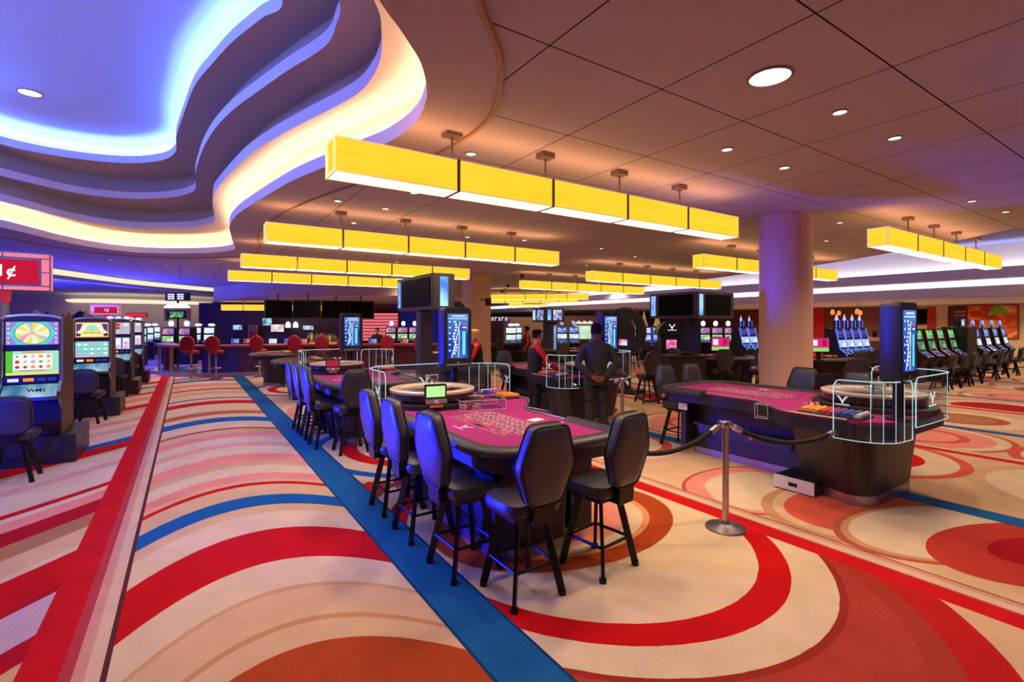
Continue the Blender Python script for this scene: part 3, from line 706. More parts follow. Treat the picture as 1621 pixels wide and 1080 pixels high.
def roulette_table():
    t = thing('roulette_table', '', 'gaming table')
    zf = .895
    MB().prism(inset(OUT,.02), zf-.03, zf).build('felt', M_FELT, t, smooth=0)
    ap = MB().prism(OUT, .74, zf-.028, 0, 0, OUT); ap.build('apron', M_NAVY, t, smooth=30)
    path = [(-.63,.55),(-.63,0)] + [(-.63,-.6)] + arc(-.32,-1.12,.31,180,270,8) + arc(.42,-1.24,.19,270,360,6) + [(.61,-1.1),(.61,-.72)]
    rl = MB(); rl.tube([(p[0],p[1],.885) for p in dens(path)[::2]], .075, 12, flat=.62)
    rl.build('padded_rail', M_LEATHER, t, smooth=60)
    ed = MB(); dp = [(.6,-.72)]+scurve((.6,-.15),(1.05,.6))+[(1.05,1.1)]
    ed.tube([(p[0],p[1],zf+.004) for p in dp], .01, 6); ed.build('metal_edge', M_STEEL, t)
    # body, pedestal under the wheel, plinth
    body = [(-.42,-1.1),(-.3,-1.22),(.16,-1.22),(.27,-1.1),(.27,.5),(-.42,.5)]
    MB().prism(body, .09, .74, 0, None, [(x*1.06,y*1.03) for x, y in body]).build('body', M_WOODBLK, t, smooth=30, bevel=.01)
    ped = arc(-.26,.95,.2,90,180,6)+[(-.46,.35),(.2,.35),(.55,.45)]+arc(.52,.95,.2,0,90,6)
    tp = [((x-.06)*1.28+.06,(y-.8)*1.12+.8) for x, y in ped]
    MB().prism(ped, .09, .745, 0, None, tp).build('pedestal', M_WOODBLK, t, smooth=30)
    pl = MB().prism(inset(body,-.012), 0, .09); pl.prism(inset(ped,-.004), 0, .1); pl.build('plinth', M_PLINTH, t, smooth=30)
    # dealer's shelf
    sf = MB().bx(.27,.42,-1.05,.3,.42,.45).bx(.27,.30,-1.05,.3,.34,.42).bx(.27,.5,-1.18,-1.1,.09,.74)
    sf.build('dealer_shelf', M_PLAST, t, smooth=0, bevel=.004)
    dr = MB().bx(.40,.435,-.95,.28,.33,.45).build('drawer', M_WOODBLK, t, smooth=0, bevel=.004)
    MB().cyl((.435,-.2,.40),(.45,-.2,.40),.028,16).build('lock', mat('copper_lock', '#c4823f', .4, .6), dr)
    # betting layout
    ly = MB(); z = zf + .0015
    def ln(x0,y0,x1,y1,wd=.006,mi=0):
        d = Vector((x1-x0,y1-y0,0)).normalized(); n = Vector((-d.y,d.x,0))*wd/2
        a, b = Vector((x0,y0,z)), Vector((x1,y1,z)); ly.quad(a-n,b-n,b+n,a+n,mi)
    X0, Y0, cw, ch = -.1, -.98, .11, .082
    reds = {1,3,5,7,9,12,14,16,18,19,21,23,25,27,30,32,34,36}
    for i in range(4): ln(X0+i*cw,Y0,X0+i*cw,Y0+12*ch)
    for j in range(13): ln(X0,Y0+j*ch,X0+3*cw,Y0+j*ch)
    RT = Matrix.Rotation(-PI/2, 4, 'Z')
    for j in range(12):
        for i in range(3):
            num = 3*(11-j)+i+1; cx, cy = X0+(i+.5)*cw, Y0+(j+.5)*ch
            ly.add([(cx+.036*math.cos(a*PI/6),cy+.03*math.sin(a*PI/6),z-.0005) for a in range(12)],[tuple(range(12))],2 if num in reds else 3)
            ly.text(str(num), .042, Matrix.Translation((cx,cy,z+.001)) @ RT, 0, .0006)
    ln(X0,Y0+12*ch,X0+1.5*cw,Y0+13.2*ch); ln(X0+3*cw,Y0+12*ch,X0+1.5*cw,Y0+13.2*ch); ly.text('0', .05, Matrix.Translation((X0+1.5*cw,Y0+12.45*ch,z+.001)) @ RT, 0, .0006)
    for k in range(3):
        y0 = Y0+k*4*ch
        for a in (X0-.07, X0-.15): ln(a,y0,a,y0+4*ch,.005,1)
        ln(X0-.15,y0,X0,y0,.005,1); ln(X0-.15,y0+4*ch,X0,y0+4*ch,.005,1)
        ly.text(('3RD 12','2ND 12','1ST 12')[k], .045, Matrix.Translation((X0-.035,y0+2*ch,z+.001)) @ RT, 1, .0006)
        for q in range(2):
            ln(X0-.15,y0+q*2*ch,X0-.07,y0+q*2*ch,.005,1)
            w = ('19-36','ODD','','','EVEN','1-18')[k*2+q]
            if w: ly.text(w, .034, Matrix.Translation((X0-.11,y0+(2*q+1)*ch,z+.001)) @ RT, 1, .0006)
    yb = Y0+6*ch; ly.add([(X0-.11+.03*c,yb+.06*s,z) for c, s in ((-1,-1),(1,-1),(1,1),(-1,1))],[(0,1,2,3)],3)
    emblem(ly, Matrix.Translation((X0-.26,yb,z)) @ Matrix.Rotation(-PI/2,4,'Z') @ Matrix.Rotation(-PI/2,4,'X'), .11, 0)
    ly.build('betting_layout', [M_LINE, M_GOLD, M_CELLR, M_CELLB], t, smooth=0)
    # wheel well and acrylic screens
    MB().lathe([(.56,zf),(.56,zf+.045),(.5,zf+.055)], 40, c=(-.03,.9,0)).build('wheel_well', M_PLAST, t)
    pa = [(-.66,.66),(-.66,1.1)]+arc(-.34,1.13,.32,180,90,8)+[(.1,1.455),(.5,1.45)]
    shield(dens(pa), .82, 1.29, t, [(Matrix.Translation((-.668,.9,1.06)) @ Matrix.Rotation(-PI/2,4,'Z'), .11), (Matrix.Translation((.12,1.465,1.06)) @ Matrix.Rotation(PI,4,'Z'), .12)], [.18,.42,.82])
    pb = [(.58,1.45),(.75,1.44)]+arc(.78,1.13,.31,90,0,8)+[(1.09,1.0)]
    shield(dens(pb), .72, 1.27, t, [(Matrix.Translation((1.098,1.08,1.08)) @ Matrix.Rotation(PI/2,4,'Z'), .075)], [.16,.3,.42,.52], .06)
    # chip bank beside the wheel
    cb = MB().bx(.72,1.0,.62,1.2,zf,zf+.02); cb.build('chip_tray', M_PLAST, t, smooth=0, bevel=.006)
    ct = MB(); cc = ['#d8892b','#c9a13c','#b5372f','#7b3fa0','#3f55b0','#d9d2cc']
    for j in range(9):
        y = .66 + j*.062; ct.cyl((.76,y,zf+.042),(.99,y,zf+.03),.026,10,j*6//9)
    ct.build('chips', [mat('chip_'+c[1:], c, .5) for c in cc], t, smooth=30)
    roulette_wheel(t)
    return t
def screen_mat(name, dark, bright, scale=6, s=1.1, kind='wave'):
    """a lit display: soft diagonal bands and figures in two colours"""
    if name in MATS: return MATS[name]
    m = bpy.data.materials.new(name); m.use_nodes = True; nt = m.node_tree; nt.nodes.clear()
    tc = nt.nodes.new('ShaderNodeTexCoord'); mp = nt.nodes.new('ShaderNodeMapping'); mp.inputs[3].default_value = (scale, scale, scale)
    mp.inputs[2].default_value = (.3, .6, .2)
    nt.links.new(tc.outputs['Object'], mp.inputs[0])
    if kind == 'wave':
        n = nt.nodes.new('ShaderNodeTexWave'); n.inputs['Scale'].default_value = 1; n.inputs['Distortion'].default_value = 6; n.inputs['Detail'].default_value = 1
    else:
        n = nt.nodes.new('ShaderNodeTexNoise'); n.inputs['Scale'].default_value = 1; n.inputs['Detail'].default_value = 3
    nt.links.new(mp.outputs[0], n.inputs['Vector'])
    r = nt.nodes.new('ShaderNodeValToRGB'); r.color_ramp.elements[0].color = lin(dark)+(1,); r.color_ramp.elements[1].color = lin(bright)+(1,)
    r.color_ramp.elements[0].position = .38; r.color_ramp.elements[1].position = .68
    nt.links.new(n.outputs['Fac'], r.inputs[0])
    e = nt.nodes.new('ShaderNodeEmission'); e.inputs[1].default_value = s; nt.links.new(r.outputs[0], e.inputs[0])
    o = nt.nodes.new('ShaderNodeOutputMaterial'); nt.links.new(e.outputs[0], o.inputs[0]); MATS[name] = m; return m
def rrect(w, h, r, n=5): return [(x, z) for x, z in arc(w/2-r,h/2-r,r,0,90,n)+arc(-w/2+r,h/2-r,r,90,180,n)+arc(-w/2+r,-h/2+r,r,180,270,n)+arc(w/2-r,-h/2+r,r,270,360,n)]
M_GLOWW = glow('screen_white', '#dff0ff', 1.1)
def totem():
    """upright results display on a pole; base on the table top at z = .9"""
    t = thing('results_display', '', 'display')
    MB().cyl((0,0,.9),(0,0,1.25),.045,16).cyl((0,0,.9),(0,0,.915),.1,20).build('pole', M_BLKMET, t)
    c = MB(); P = rrect(.4,.76,.05); zc = 1.62
    c.loft([[(x*.96,-.085,z*.98+zc) for x, z in P],[(x,-.07,z+zc) for x, z in P],[(x,.06,z+zc) for x, z in P],[(x*.92,.085,z*.95+zc) for x, z in P]])
    c.build('casing', M_PLAST, t, smooth=40)
    s = MB().bx(-.145,.145,-.0885,-.086,1.36,1.92); so = s.build('screen', screen_mat('totem_screen', '#1436a8', '#6fb2f4', 2.2, 1.0, 'noise'), t, smooth=0)
    R = random.Random(4); f = MB()
    def q(x0, x1, z0, z1, mi=0): f.quad((x0,-.0895,z0),(x1,-.0895,z0),(x1,-.0895,z1),(x0,-.0895,z1),mi)
    q(-.09,.1,1.885,1.9); q(-.13,.13,1.855,1.866)
    for k in range(12):
        z = 1.83 - k*.036; w = .018
        x = -.045 + .02*math.sin(k*.9); q(x-w,x+w,z-.022,z)
        if k % 2 == 0: q(-.13,-.105,z-.02,z)
    f.bar((-.09,-.0895,1.37),(-.02,-.0895,1.62),.012,.001,(1,0,0)); f.bar((-.02,-.0895,1.62),(.03,-.0895,1.82),.012,.001,(1,0,0)); f.bar((.005,-.0895,1.37),(.02,-.0895,1.72),.01,.001,(1,0,0))
    q(.06,.12,1.74,1.755); q(.05,.13,1.78,1.8,1); q(.06,.105,1.4,1.7,2)
    f.build('figures', [M_GLOWW, glow('screen_red', '#e05a6a', 1), glow('screen_teal', '#7ff0e0', .9)], so, smooth=0)
    MB().bx(-.16,.16,-.089,-.086,1.27,1.29).cyl((0,-.088,1.305),(0,-.0905,1.305),.013,14).build('badge', mat('badge_grey', '#7c8a90', .4), t, smooth=0)
    return t
def desk_display(name, scr, label):
    t = thing(name, label, 'display')
    MB().cyl((0,0,0),(0,0,.012),.06,16).cyl((0,0,.01),(0,.01,.09),.012,10).build('stand', M_PLAST, t)
    c = MB(); P = rrect(.23,.15,.012); c.loft([[(x,-.015,z+.2) for x, z in P],[(x,.02,z+.2) for x, z in P]]); c.build('casing', M_PLAST, t)
    MB().bx(-.098,.098,-.017,-.0152,.145,.255).build('screen', scr, t, smooth=0)
    k = MB(); k.box((0,-.03,.10),(.23,.012,.055),0,Matrix.Rotation(-.5,4,'X')); ko = k.build('keypad', mat('keypad_grey', '#4b3e48', .4, .3), t, smooth=0, bevel=.004)
    e = MB(); emblem(e, Matrix.Translation((0,-.0385,.103)) @ Matrix.Rotation(-.5,4,'X'), .035); e.build('emblem', glow('pink_emblem', '#ff7fd0', 1.2), ko, smooth=0)
    MB().bx(-.07,.07,-.05,-.044,.04,.068).build('card_slot', mat('amber_slot', '#b5722d', .5), t, smooth=0)
    return t
RT1 = roulette_table(); RTREE = snap(RT1)
RT1.location = (2.37, 4.3, 0); tag(RT1, 'nearest roulette table, magenta layout, five black stools drawn up', None, 'roulette tables')
def rtable(x, y, rz, lb): return tag(copy_tree(RT1, (x,y,0), rz, tree=RTREE), lb, 'gaming table', 'roulette tables')
rtable(2.37, 8.58, 0, 'roulette table directly behind the nearest one, beside the blue carpet stripe')
rtable(6.2, 3.22, PI, 'roulette table at right seen from dealer side, in front of the round column')
rtable(6.2, 7.68, PI, 'roulette table where the red-sleeved dealer reaches over the felt')
TT = totem(); TTREE = snap(TT)
for i, (x, y, lb) in enumerate(((2.86,5.66,'tall blue results display on pole behind the nearest roulette wheel'),(2.72,9.95,'tall blue results display over the second table of the left file'),(5.56,1.86,'tall black results display on the right-hand table, seen almost edge-on'),(6.16,6.3,'tall results display beside the head of the suited man'))):
    o = TT if i == 0 else copy_tree(TT, tree=TTREE); o.location = (x, y, 0); tag(o, lb, 'display', 'roulette results displays')
for nm, x, y, rz, sc, lb in (('desk_screen',2.14,4.68,-.15,glow('green_screen','#b9f79a',1.05),'small table screen glowing pale green beside the nearest wheel'),('desk_screen',2.14,8.96,-.15,glow('red_screen','#b3243c',1.0),'small table screen glowing red on the second left table'),('desk_screen',6.62,2.98,2.6,glow('violet_screen','#4a3f9c',.5),'small chrome-edged table screen turned away on right-hand table')):
    d = desk_display(nm, sc, lb); d.location = (x, y, .897); d.rotation_euler[2] = rz; d['group'] = 'small screens on the roulette tables'
SG = 'black stools around the roulette tables'
for x, y, a, lb in ((1.89,2.74,90,'near-end stool of the front roulette table, left of the two, back to us'),(2.57,2.72,98,'near-end stool of the front roulette table, right of the two, back to us'),
  (1.72,3.25,2,'aisle-side stool of the front roulette table, nearest of its three'),(1.71,3.98,0,'aisle-side stool of the front roulette table, middle of its three'),(1.72,4.66,0,'aisle-side stool of the front roulette table, furthest of its three'),
  (1.93,7.05,90,'stool with back to us at near end of the second left roulette table'),(1.72,7.6,4,'aisle-side stool of the second left table, nearest of its three'),(1.71,8.25,0,'aisle-side stool of the second left table, middle of its three'),(1.71,8.9,0,'aisle-side stool of the second left table, furthest of its three'),
  (6.1,4.72,-90,'stool at left end of the right-hand roulette table, by the rope'),(6.62,4.64,-90,'second stool at the end of the right-hand table, partly behind the rail'),(7.05,3.55,182,'stool beyond the right-hand table, in front of the round column'),(7.02,2.88,178,'stool beyond the right-hand table, just right of the round column'),
  (7.02,8.2,180,'stool beyond the red-sleeved dealer, across his table'),(7.0,7.35,180,'stool across the table from the suited man'),(6.1,9.3,-90,'stool just left of the red-sleeved dealer, at far end of his table')):
    stool(x, y, a, lb, SG)
# chips, papers and holders
def acrylic_box(name, loc, d, rz, lb, cat='box'):
    x, y, z = d[0]/2, d[1]/2, d[2]
    b = MB().box((0,0,z/2),(d[0],d[1],z)); o = b.build(name, M_ACR, None, smooth=0); o.location = loc; o.rotation_euler[2] = rz
    e = MB()
    for a in (-x,x):
        for c in (-y,y): e.cyl((a,c,0),(a,c,z),.0025,5)
    for zz in (0,z):
        e.tube([(-x,-y,zz),(x,-y,zz),(x,y,zz),(-x,y,zz)],.0025,5,closed=True)
    e.build('clear_edge', mat('acrylic_edge', '#e9dfe6', .2), o)
    return tag(o, lb, cat)
acrylic_box('chip_case', (2.62,4.62,.897), (.5,.34,.1), -.25, 'clear acrylic chip case on the nearest table, right of the green screen')
acrylic_box('card_shoe', (5.36,3.05,.75), (.12,.13,.15), .3, 'clear acrylic holder hanging off the dealer edge of right-hand table')
acrylic_box('sign_holder', (2.55,5.68,.897), (.15,.03,.26), 0, 'clear upright holder behind the nearest roulette wheel')
acrylic_box('sign_holder', (5.86,2.12,.93), (.15,.1,.26), .2, 'clear upright holder beside the right-hand roulette wheel')
ch = []
cols = ['#d97fb0','#e6dfe0','#c02a3c','#e6dfe0','#d97fb0','#8a2d4a']
cm0 = [mat('chipcol_%d' % i, c, .5) for i, c in enumerate(cols)]
R = Matrix.Rotation(-.25, 3, 'Z')
for i in range(4):
    for j in range(3):
        p = R @ Vector((-.19+.055*i, -.1+.07*j, 0)); o = MB().cyl((0,0,0),(0,0,.06-.012*((i+j) % 3)),.02,14).build('chip_stack', cm0[(i*2+j) % 6]); o.location = (2.62+p.x, 4.62+p.y, .897)
        tag(o, 'stack of %s chips inside the clear chip case' % ('pink','white','red','white','pink','dark red')[(i*2+j) % 6], 'chips', 'chip stacks in the clear case')
R2 = random.Random(3)
for k, (cx, cy) in enumerate(((2.95,5.05),(6.0,2.62))):
    for i in range(6):
        o = MB().cyl((0,0,0),(0,0,.03),.02,12).build('chip_stack', cm0[(i+k) % 6]); o.location = (cx+(i % 3)*.055-.05, cy-.28+(i//3)*.06, .922 if k == 0 else .922)
        o.location = (cx+(-.1 if k == 0 else -.45)+(i % 3)*.055, cy+.0+(i//3)*.06, .921)
        tag(o, 'stack of %s chips beside the %s wheel' % (('pink','white','red','white','pink','dark red')[(i+k) % 6], ('nearest','right-hand table')[k]), 'chips', ('loose chips by the nearest wheel','loose chips by the right-hand wheel')[k])
for nm, x, y, d, rz, lb in (('score_card',2.72,3.72,(.15,.1,.003),.2,'larger white card on the nearest layout, by the dealer edge'),('score_card',2.82,3.5,(.07,.05,.003),.3,'smaller white card on the nearest layout, close to the rail end')):
    o = MB().box((0,0,.0015),d).build(nm, M_PAPER, None, 0); o.location = (x,y,.897); o.rotation_euler[2] = rz; tag(o, lb, 'card')
o = MB().box((0,0,0),(.004,.14,.09)).build('notice', M_PAPER, None, 0); o.location = (5.69,4.36,.66); tag(o, 'white paper notice stuck on the end panel of right-hand table', 'notice')
tx = MB(); [tx.box((-.0025,-.03+.06*k,.01*(-1)**k),(.001,.035,.012)) for k in range(2)]; tx.build('printed_lines', mat('ink_grey', '#77737a', .8), o, 0)
w = thing('wire_caddy', 'brass wire chip paddle rest on the dealer edge of the nearest table', 'caddy', (3.02,4.12,.9))
MB().tube([(-.03,-.1,.02),(.06,-.09,.0),(.06,.09,.0),(-.03,.1,.02)],.006,6,closed=True).tube([(-.03,-.1,-.1),(.06,-.09,-.1),(.06,.09,-.1),(-.03,.1,-.1)],.006,6,closed=True).build('wire_frame', mat('brass', '#bda77a', .35, .8), w)
m = MB(); [m.cyl((a,b,-.1),(a,b,.01),.005,6) for a, b in ((-.03,-.1),(.06,-.09),(.06,.09),(-.03,.1),(.06,0))]; m.build('wire_post', MATS['brass'], w)
fb = thing('floor_box', 'low white-faced equipment box on the carpet against the right-hand table', 'box', (5.62,2.72,0), 0)
MB().bx(-.22,.26,-.2,.22,.012,.15).build('casing', M_PLAST, fb, 0, bevel=.006)
MB().bx(-.235,-.222,-.2,.22,.012,.15).build('front_panel', mat('box_white', '#cfc8d2', .5), fb, 0, bevel=.004); MB().bx(-.238,-.234,-.03,.06,.06,.1).build('port', M_BLKMET, fb, 0)
fm = MB(); [fm.cyl((a,b,0),(a,b,.014),.015,8) for a in (-.2,.22) for b in (-.16,.18)]; fm.build('foot', M_BLKMET, fb)
# rope posts
def post(loc, lb):
    t = thing('rope_post', lb, 'rope post', loc, 0, 'steel rope posts')
    MB().lathe([(.165,0),(.17,.008),(.165,.016),(.09,.03),(.045,.045),(.034,.07)], 40).build('base', M_STEEL, t)
    MB().lathe([(.027,.05),(.027,.9)], 24).build('tube', M_STEEL, t)
    c = MB().lathe([(.034,.885),(.036,.9),(.036,.93),(.03,.94),(.001,.945)], 24)
    for a in range(4): c.tube([(.036*math.cos(a*PI/2)+.02*math.cos(a*PI/2)*(1-math.cos(q)),.036*math.sin(a*PI/2)+.02*math.sin(a*PI/2)*(1-math.cos(q)),.915+.02*math.sin(q)) for q in [i*PI/6 for i in range(13)]],.003,5)
    c.build('collar', M_CHROME, t); return t
M_ROPE = mat('black_velvet', '#100f12', .8)
def rope(p, q, sag, lb):
    p, q = Vector(p), Vector(q); t = thing('velvet_rope', lb, 'rope', p, 0, 'black velvet ropes'); d = q - p
    pts = [d*s + Vector((0,0,-sag*4*s*(1-s))) for s in [i/24 for i in range(25)]]
    MB().tube(pts[1:-1], .021, 10).build('cord', M_ROPE, t)
    for a, b in ((pts[0],pts[2]),(pts[-1],pts[-3])):
        MB().tube([a+(b-a)*.3,b],[.027,.027],12).build('end_cap', M_STEEL, t); MB().tube([a,a+(b-a)*.35],.007,8).build('hook', M_STEEL, t)
post((3.95,2.58,0), 'polished steel rope post standing alone on the carpet in front'); post((5.72,5.52,0), 'polished steel rope post right of the man in the suit')
rope((3.90,2.60,.915),(2.98,3.02,.80),.17,'black velvet rope between the front post and the nearest table')
rope((4.0,2.56,.90),(5.12,2.2,.78),.13,'black velvet rope between the front post and the right-hand table')
rope((5.74,5.47,.915),(5.62,4.58,.83),.22,'black velvet rope from the rear post to the right-hand table')
rope((5.70,5.57,.915),(5.35,6.28,.80),.13,'black velvet rope from the rear post towards the dealer table')
# ------------------------------------------------------------------ slot machines
def rowx(u, y):
    q = (u-CXP)/FPX; return y*(SN+q*CS)/(CS-q*SN)
M_CABW = mat('cabinet_brown', '#4a2f22', .45, noise=.15, nscale=6)
M_CABB = mat('cabinet_black', '#16141c', .4)
M_CABN = mat('cabinet_navy', '#15183a', .4)
M_SILV = mat('silver_trim', '#b7b3b8', .25, .9)
M_NEON = glow('neon_blue', '#4a6cff', 2.2)
M_ORNG = glow('ticket_orange', '#ff8a2a', 1.2)
M_SCRB = glow('screen_blue', '#3c55d8', .9)
def G(c, s=1.0): return glow('art_'+c.lstrip('#')+('' if s == 1 else str(s)), c, s)
def art_wheel(m, x0, x1, z0, z1, y, k):
    """pastel prize wheel on teal"""
    cx, cz = (x0+x1)/2, (z0+z1)/2; a, b = (x1-x0)*.32, (z1-z0)*.46
    m.quad((x0,y,z0),(x1,y,z0),(x1,y,z1),(x0,y,z1),k['lilac'])
    el = lambda s, yy, mi, n=36: m.add([(cx+a*s*math.cos(2*PI*i/n),yy,cz+b*s*math.sin(2*PI*i/n)) for i in range(n)],[tuple(range(n))],mi)
    m.add([(x0+(x1-x0)*t,y-.001,z) for t, z in ((.22,z0),(.78,z0),(.95,cz),(.78,z1),(.22,z1),(.05,cz))],[(0,1,2,3,4,5)],k['teal'])
    el(1.06,y-.002,k['navy']); el(1.02,y-.003,k['cream'])
    for i in range(16):
        a0, a1 = 2*PI*i/16, 2*PI*(i+1)/16
        m.add([(cx,y-.004,cz),(cx+a*math.cos(a0),y-.004,cz+b*math.sin(a0)),(cx+a*math.cos(a1),y-.004,cz+b*math.sin(a1))],[(0,1,2)],[k['cream'],k['yellow'],k['white'],k['yellow'],k['grey']][i % 5])
    m.add([(cx-.01,y-.006,cz+.03),(cx-.09,y-.006,cz-b*.85),(cx-.13,y-.006,cz-b*.6)],[(0,1,2)],k['pink'])
    el(.12,y-.007,k['pink'])
    for i in range(5):
        for sx in (-1,1): m.add([(cx+sx*(x1-x0)*.45+.012*c,y-.003,z0+(z1-z0)*(i+.5)/5+.014*s) for c, s in ((-1,0),(0,-1),(1,0),(0,1))],[(0,1,2,3)],k['white'])
def art_grid(m, x0, x1, z0, z1, y, k):
    m.quad((x0,y,z0),(x1,y,z0),(x1,y,z1),(x0,y,z1),k['mint'])
    m.quad((x0,y-.001,z0),(x0+(x1-x0)*.13,y-.001,z0),(x0+(x1-x0)*.13,y-.001,z1),(x0,y-.001,z1),k['green']); m.quad((x0,y-.0015,z0),(x1,y-.0015,z0),(x1,y-.0015,z0+.03),(x0,y-.0015,z0+.03),k['yellow'])
    a, b, c, d = x0+(x1-x0)*.14, x0+(x1-x0)*.88, z0+(z1-z0)*.22, z0+(z1-z0)*.88
    m.quad((a-.006,y-.002,c-.006),(b+.006,y-.002,c-.006),(b+.006,y-.002,d+.006),(a-.006,y-.002,d+.006),k['grey']); m.quad((a,y-.003,c),(b,y-.003,c),(b,y-.003,d),(a,y-.003,d),k['white'])
    m.quad((a+.08,y-.003,d+.012),(b-.08,y-.003,d+.012),(b-.08,y-.003,d+.03),(a+.08,y-.003,d+.03),k['orange']); m.quad((a+.06,y-.003,c-.02),(b-.06,y-.003,c-.02),(b-.06,y-.003,c-.012),(a+.06,y-.003,c-.012),k['red'])
    R = random.Random(5)
    for i in range(5):
        for j in range(3):
            cx, cz = a+(b-a)*(i+.5)/5, c+(d-c)*(j+.5)/3; n = R.choice((3,4,6,8)); r = .024
            m.add([(cx+r*math.sin(2*PI*q/n),y-.004,cz+r*.9*math.cos(2*PI*q/n)) for q in range(n)],[tuple(range(n-1,-1,-1))],k[R.choice(('red','orange','blue','green','pink','red'))])
def art_crest(m, x0, x1, z0, z1, y, k):
    m.quad((x0,y,z0),(x1,y,z0),(x1,y,z1),(x0,y,z1),k['orange']); w, h = x1-x0, z1-z0
    m.quad((x0+.015,y-.001,z0+.015),(x1-.015,y-.001,z0+.015),(x1-.015,y-.001,z1-.015),(x0+.015,y-.001,z1-.015),k['cream'])
    for sx in (-1,1):
        q = [(.47,.9),(.28,.9),(.36,.5),(.47,.35)]; m.add([((x0+x1)/2+sx*w*s,y-.002,z0+h*t) for s, t in q],[(0,1,2,3)],k['purple']); q = [(.47,.3),(.33,.22),(.36,.08),(.47,.08)]; m.add([((x0+x1)/2+sx*w*s,y-.002,z0+h*t) for s, t in q],[(0,1,2,3)],k['navy'])
    m.add([((x0+x1)/2+w*.34*math.cos(PI*i/16),y-.003,z0+h*.2+h*.3*math.sin(PI*i/16)) for i in range(17)],[tuple(range(17))],k['yellow'])
    m.add([((x0+x1)/2+w*.2*math.cos(PI*i/16),y-.004,z0+h*.42+h*.42*math.sin(PI*i/16)) for i in range(17)],[tuple(range(17))],k['mint'])
    [m.add([((x0+x1)/2+w*(.07*j-.21+.022*math.cos(2*PI*i/10)),y-.005,z0+h*.3+h*.05*math.sin(2*PI*i/10)) for i in range(10)],[tuple(range(10))],k[('red','green','orange')[j % 3]]) for j in range(7)]
def art_reels(m, x0, x1, z0, z1, y, k, bg='blue', n=5, sym='white'):
    m.quad((x0,y,z0),(x1,y,z0),(x1,y,z1),(x0,y,z1),k[bg]); R = random.Random(n)
    for i in range(n):
        a, b = x0+(x1-x0)*(i+.1)/n, x0+(x1-x0)*(i+.9)/n
        m.quad((a,y-.001,z0+.03),(b,y-.001,z0+.03),(b,y-.001,z1-.015),(a,y-.001,z1-.015),k['teal' if bg != 'blue' else 'white'])
        for j in range(3):
            cz = z0+.03+(z1-z0-.045)*(j+.5)/3; cx = (a+b)/2; r = (b-a)*.4
            m.add([(cx+r*math.cos(2*PI*q/10),y-.002,cz+r*.75*math.sin(2*PI*q/10)) for q in range(10)],[tuple(range(10))],k[R.choice((sym,'cream','pink','grey'))])
    m.quad((x0,y-.001,z0),(x1,y-.001,z0),(x1,y-.001,z0+.022),(x0,y-.001,z0+.022),k['pink'])
KEYS = dict(lilac='#9a86e0',teal='#58d8d4',navy='#23306e',cream='#f6efc9',yellow='#f2e36a',white='#f4f8ff',grey='#b9c6d2',pink='#f29ac4',mint='#9fe8c4',green='#59c23f',orange='#f0a040',red='#d8322a',blue='#3a4fd6',purple='#5a3a9c')
KI = {n: i for i, n in enumerate(KEYS)}; KM = [G(c) for c in KEYS.values()]
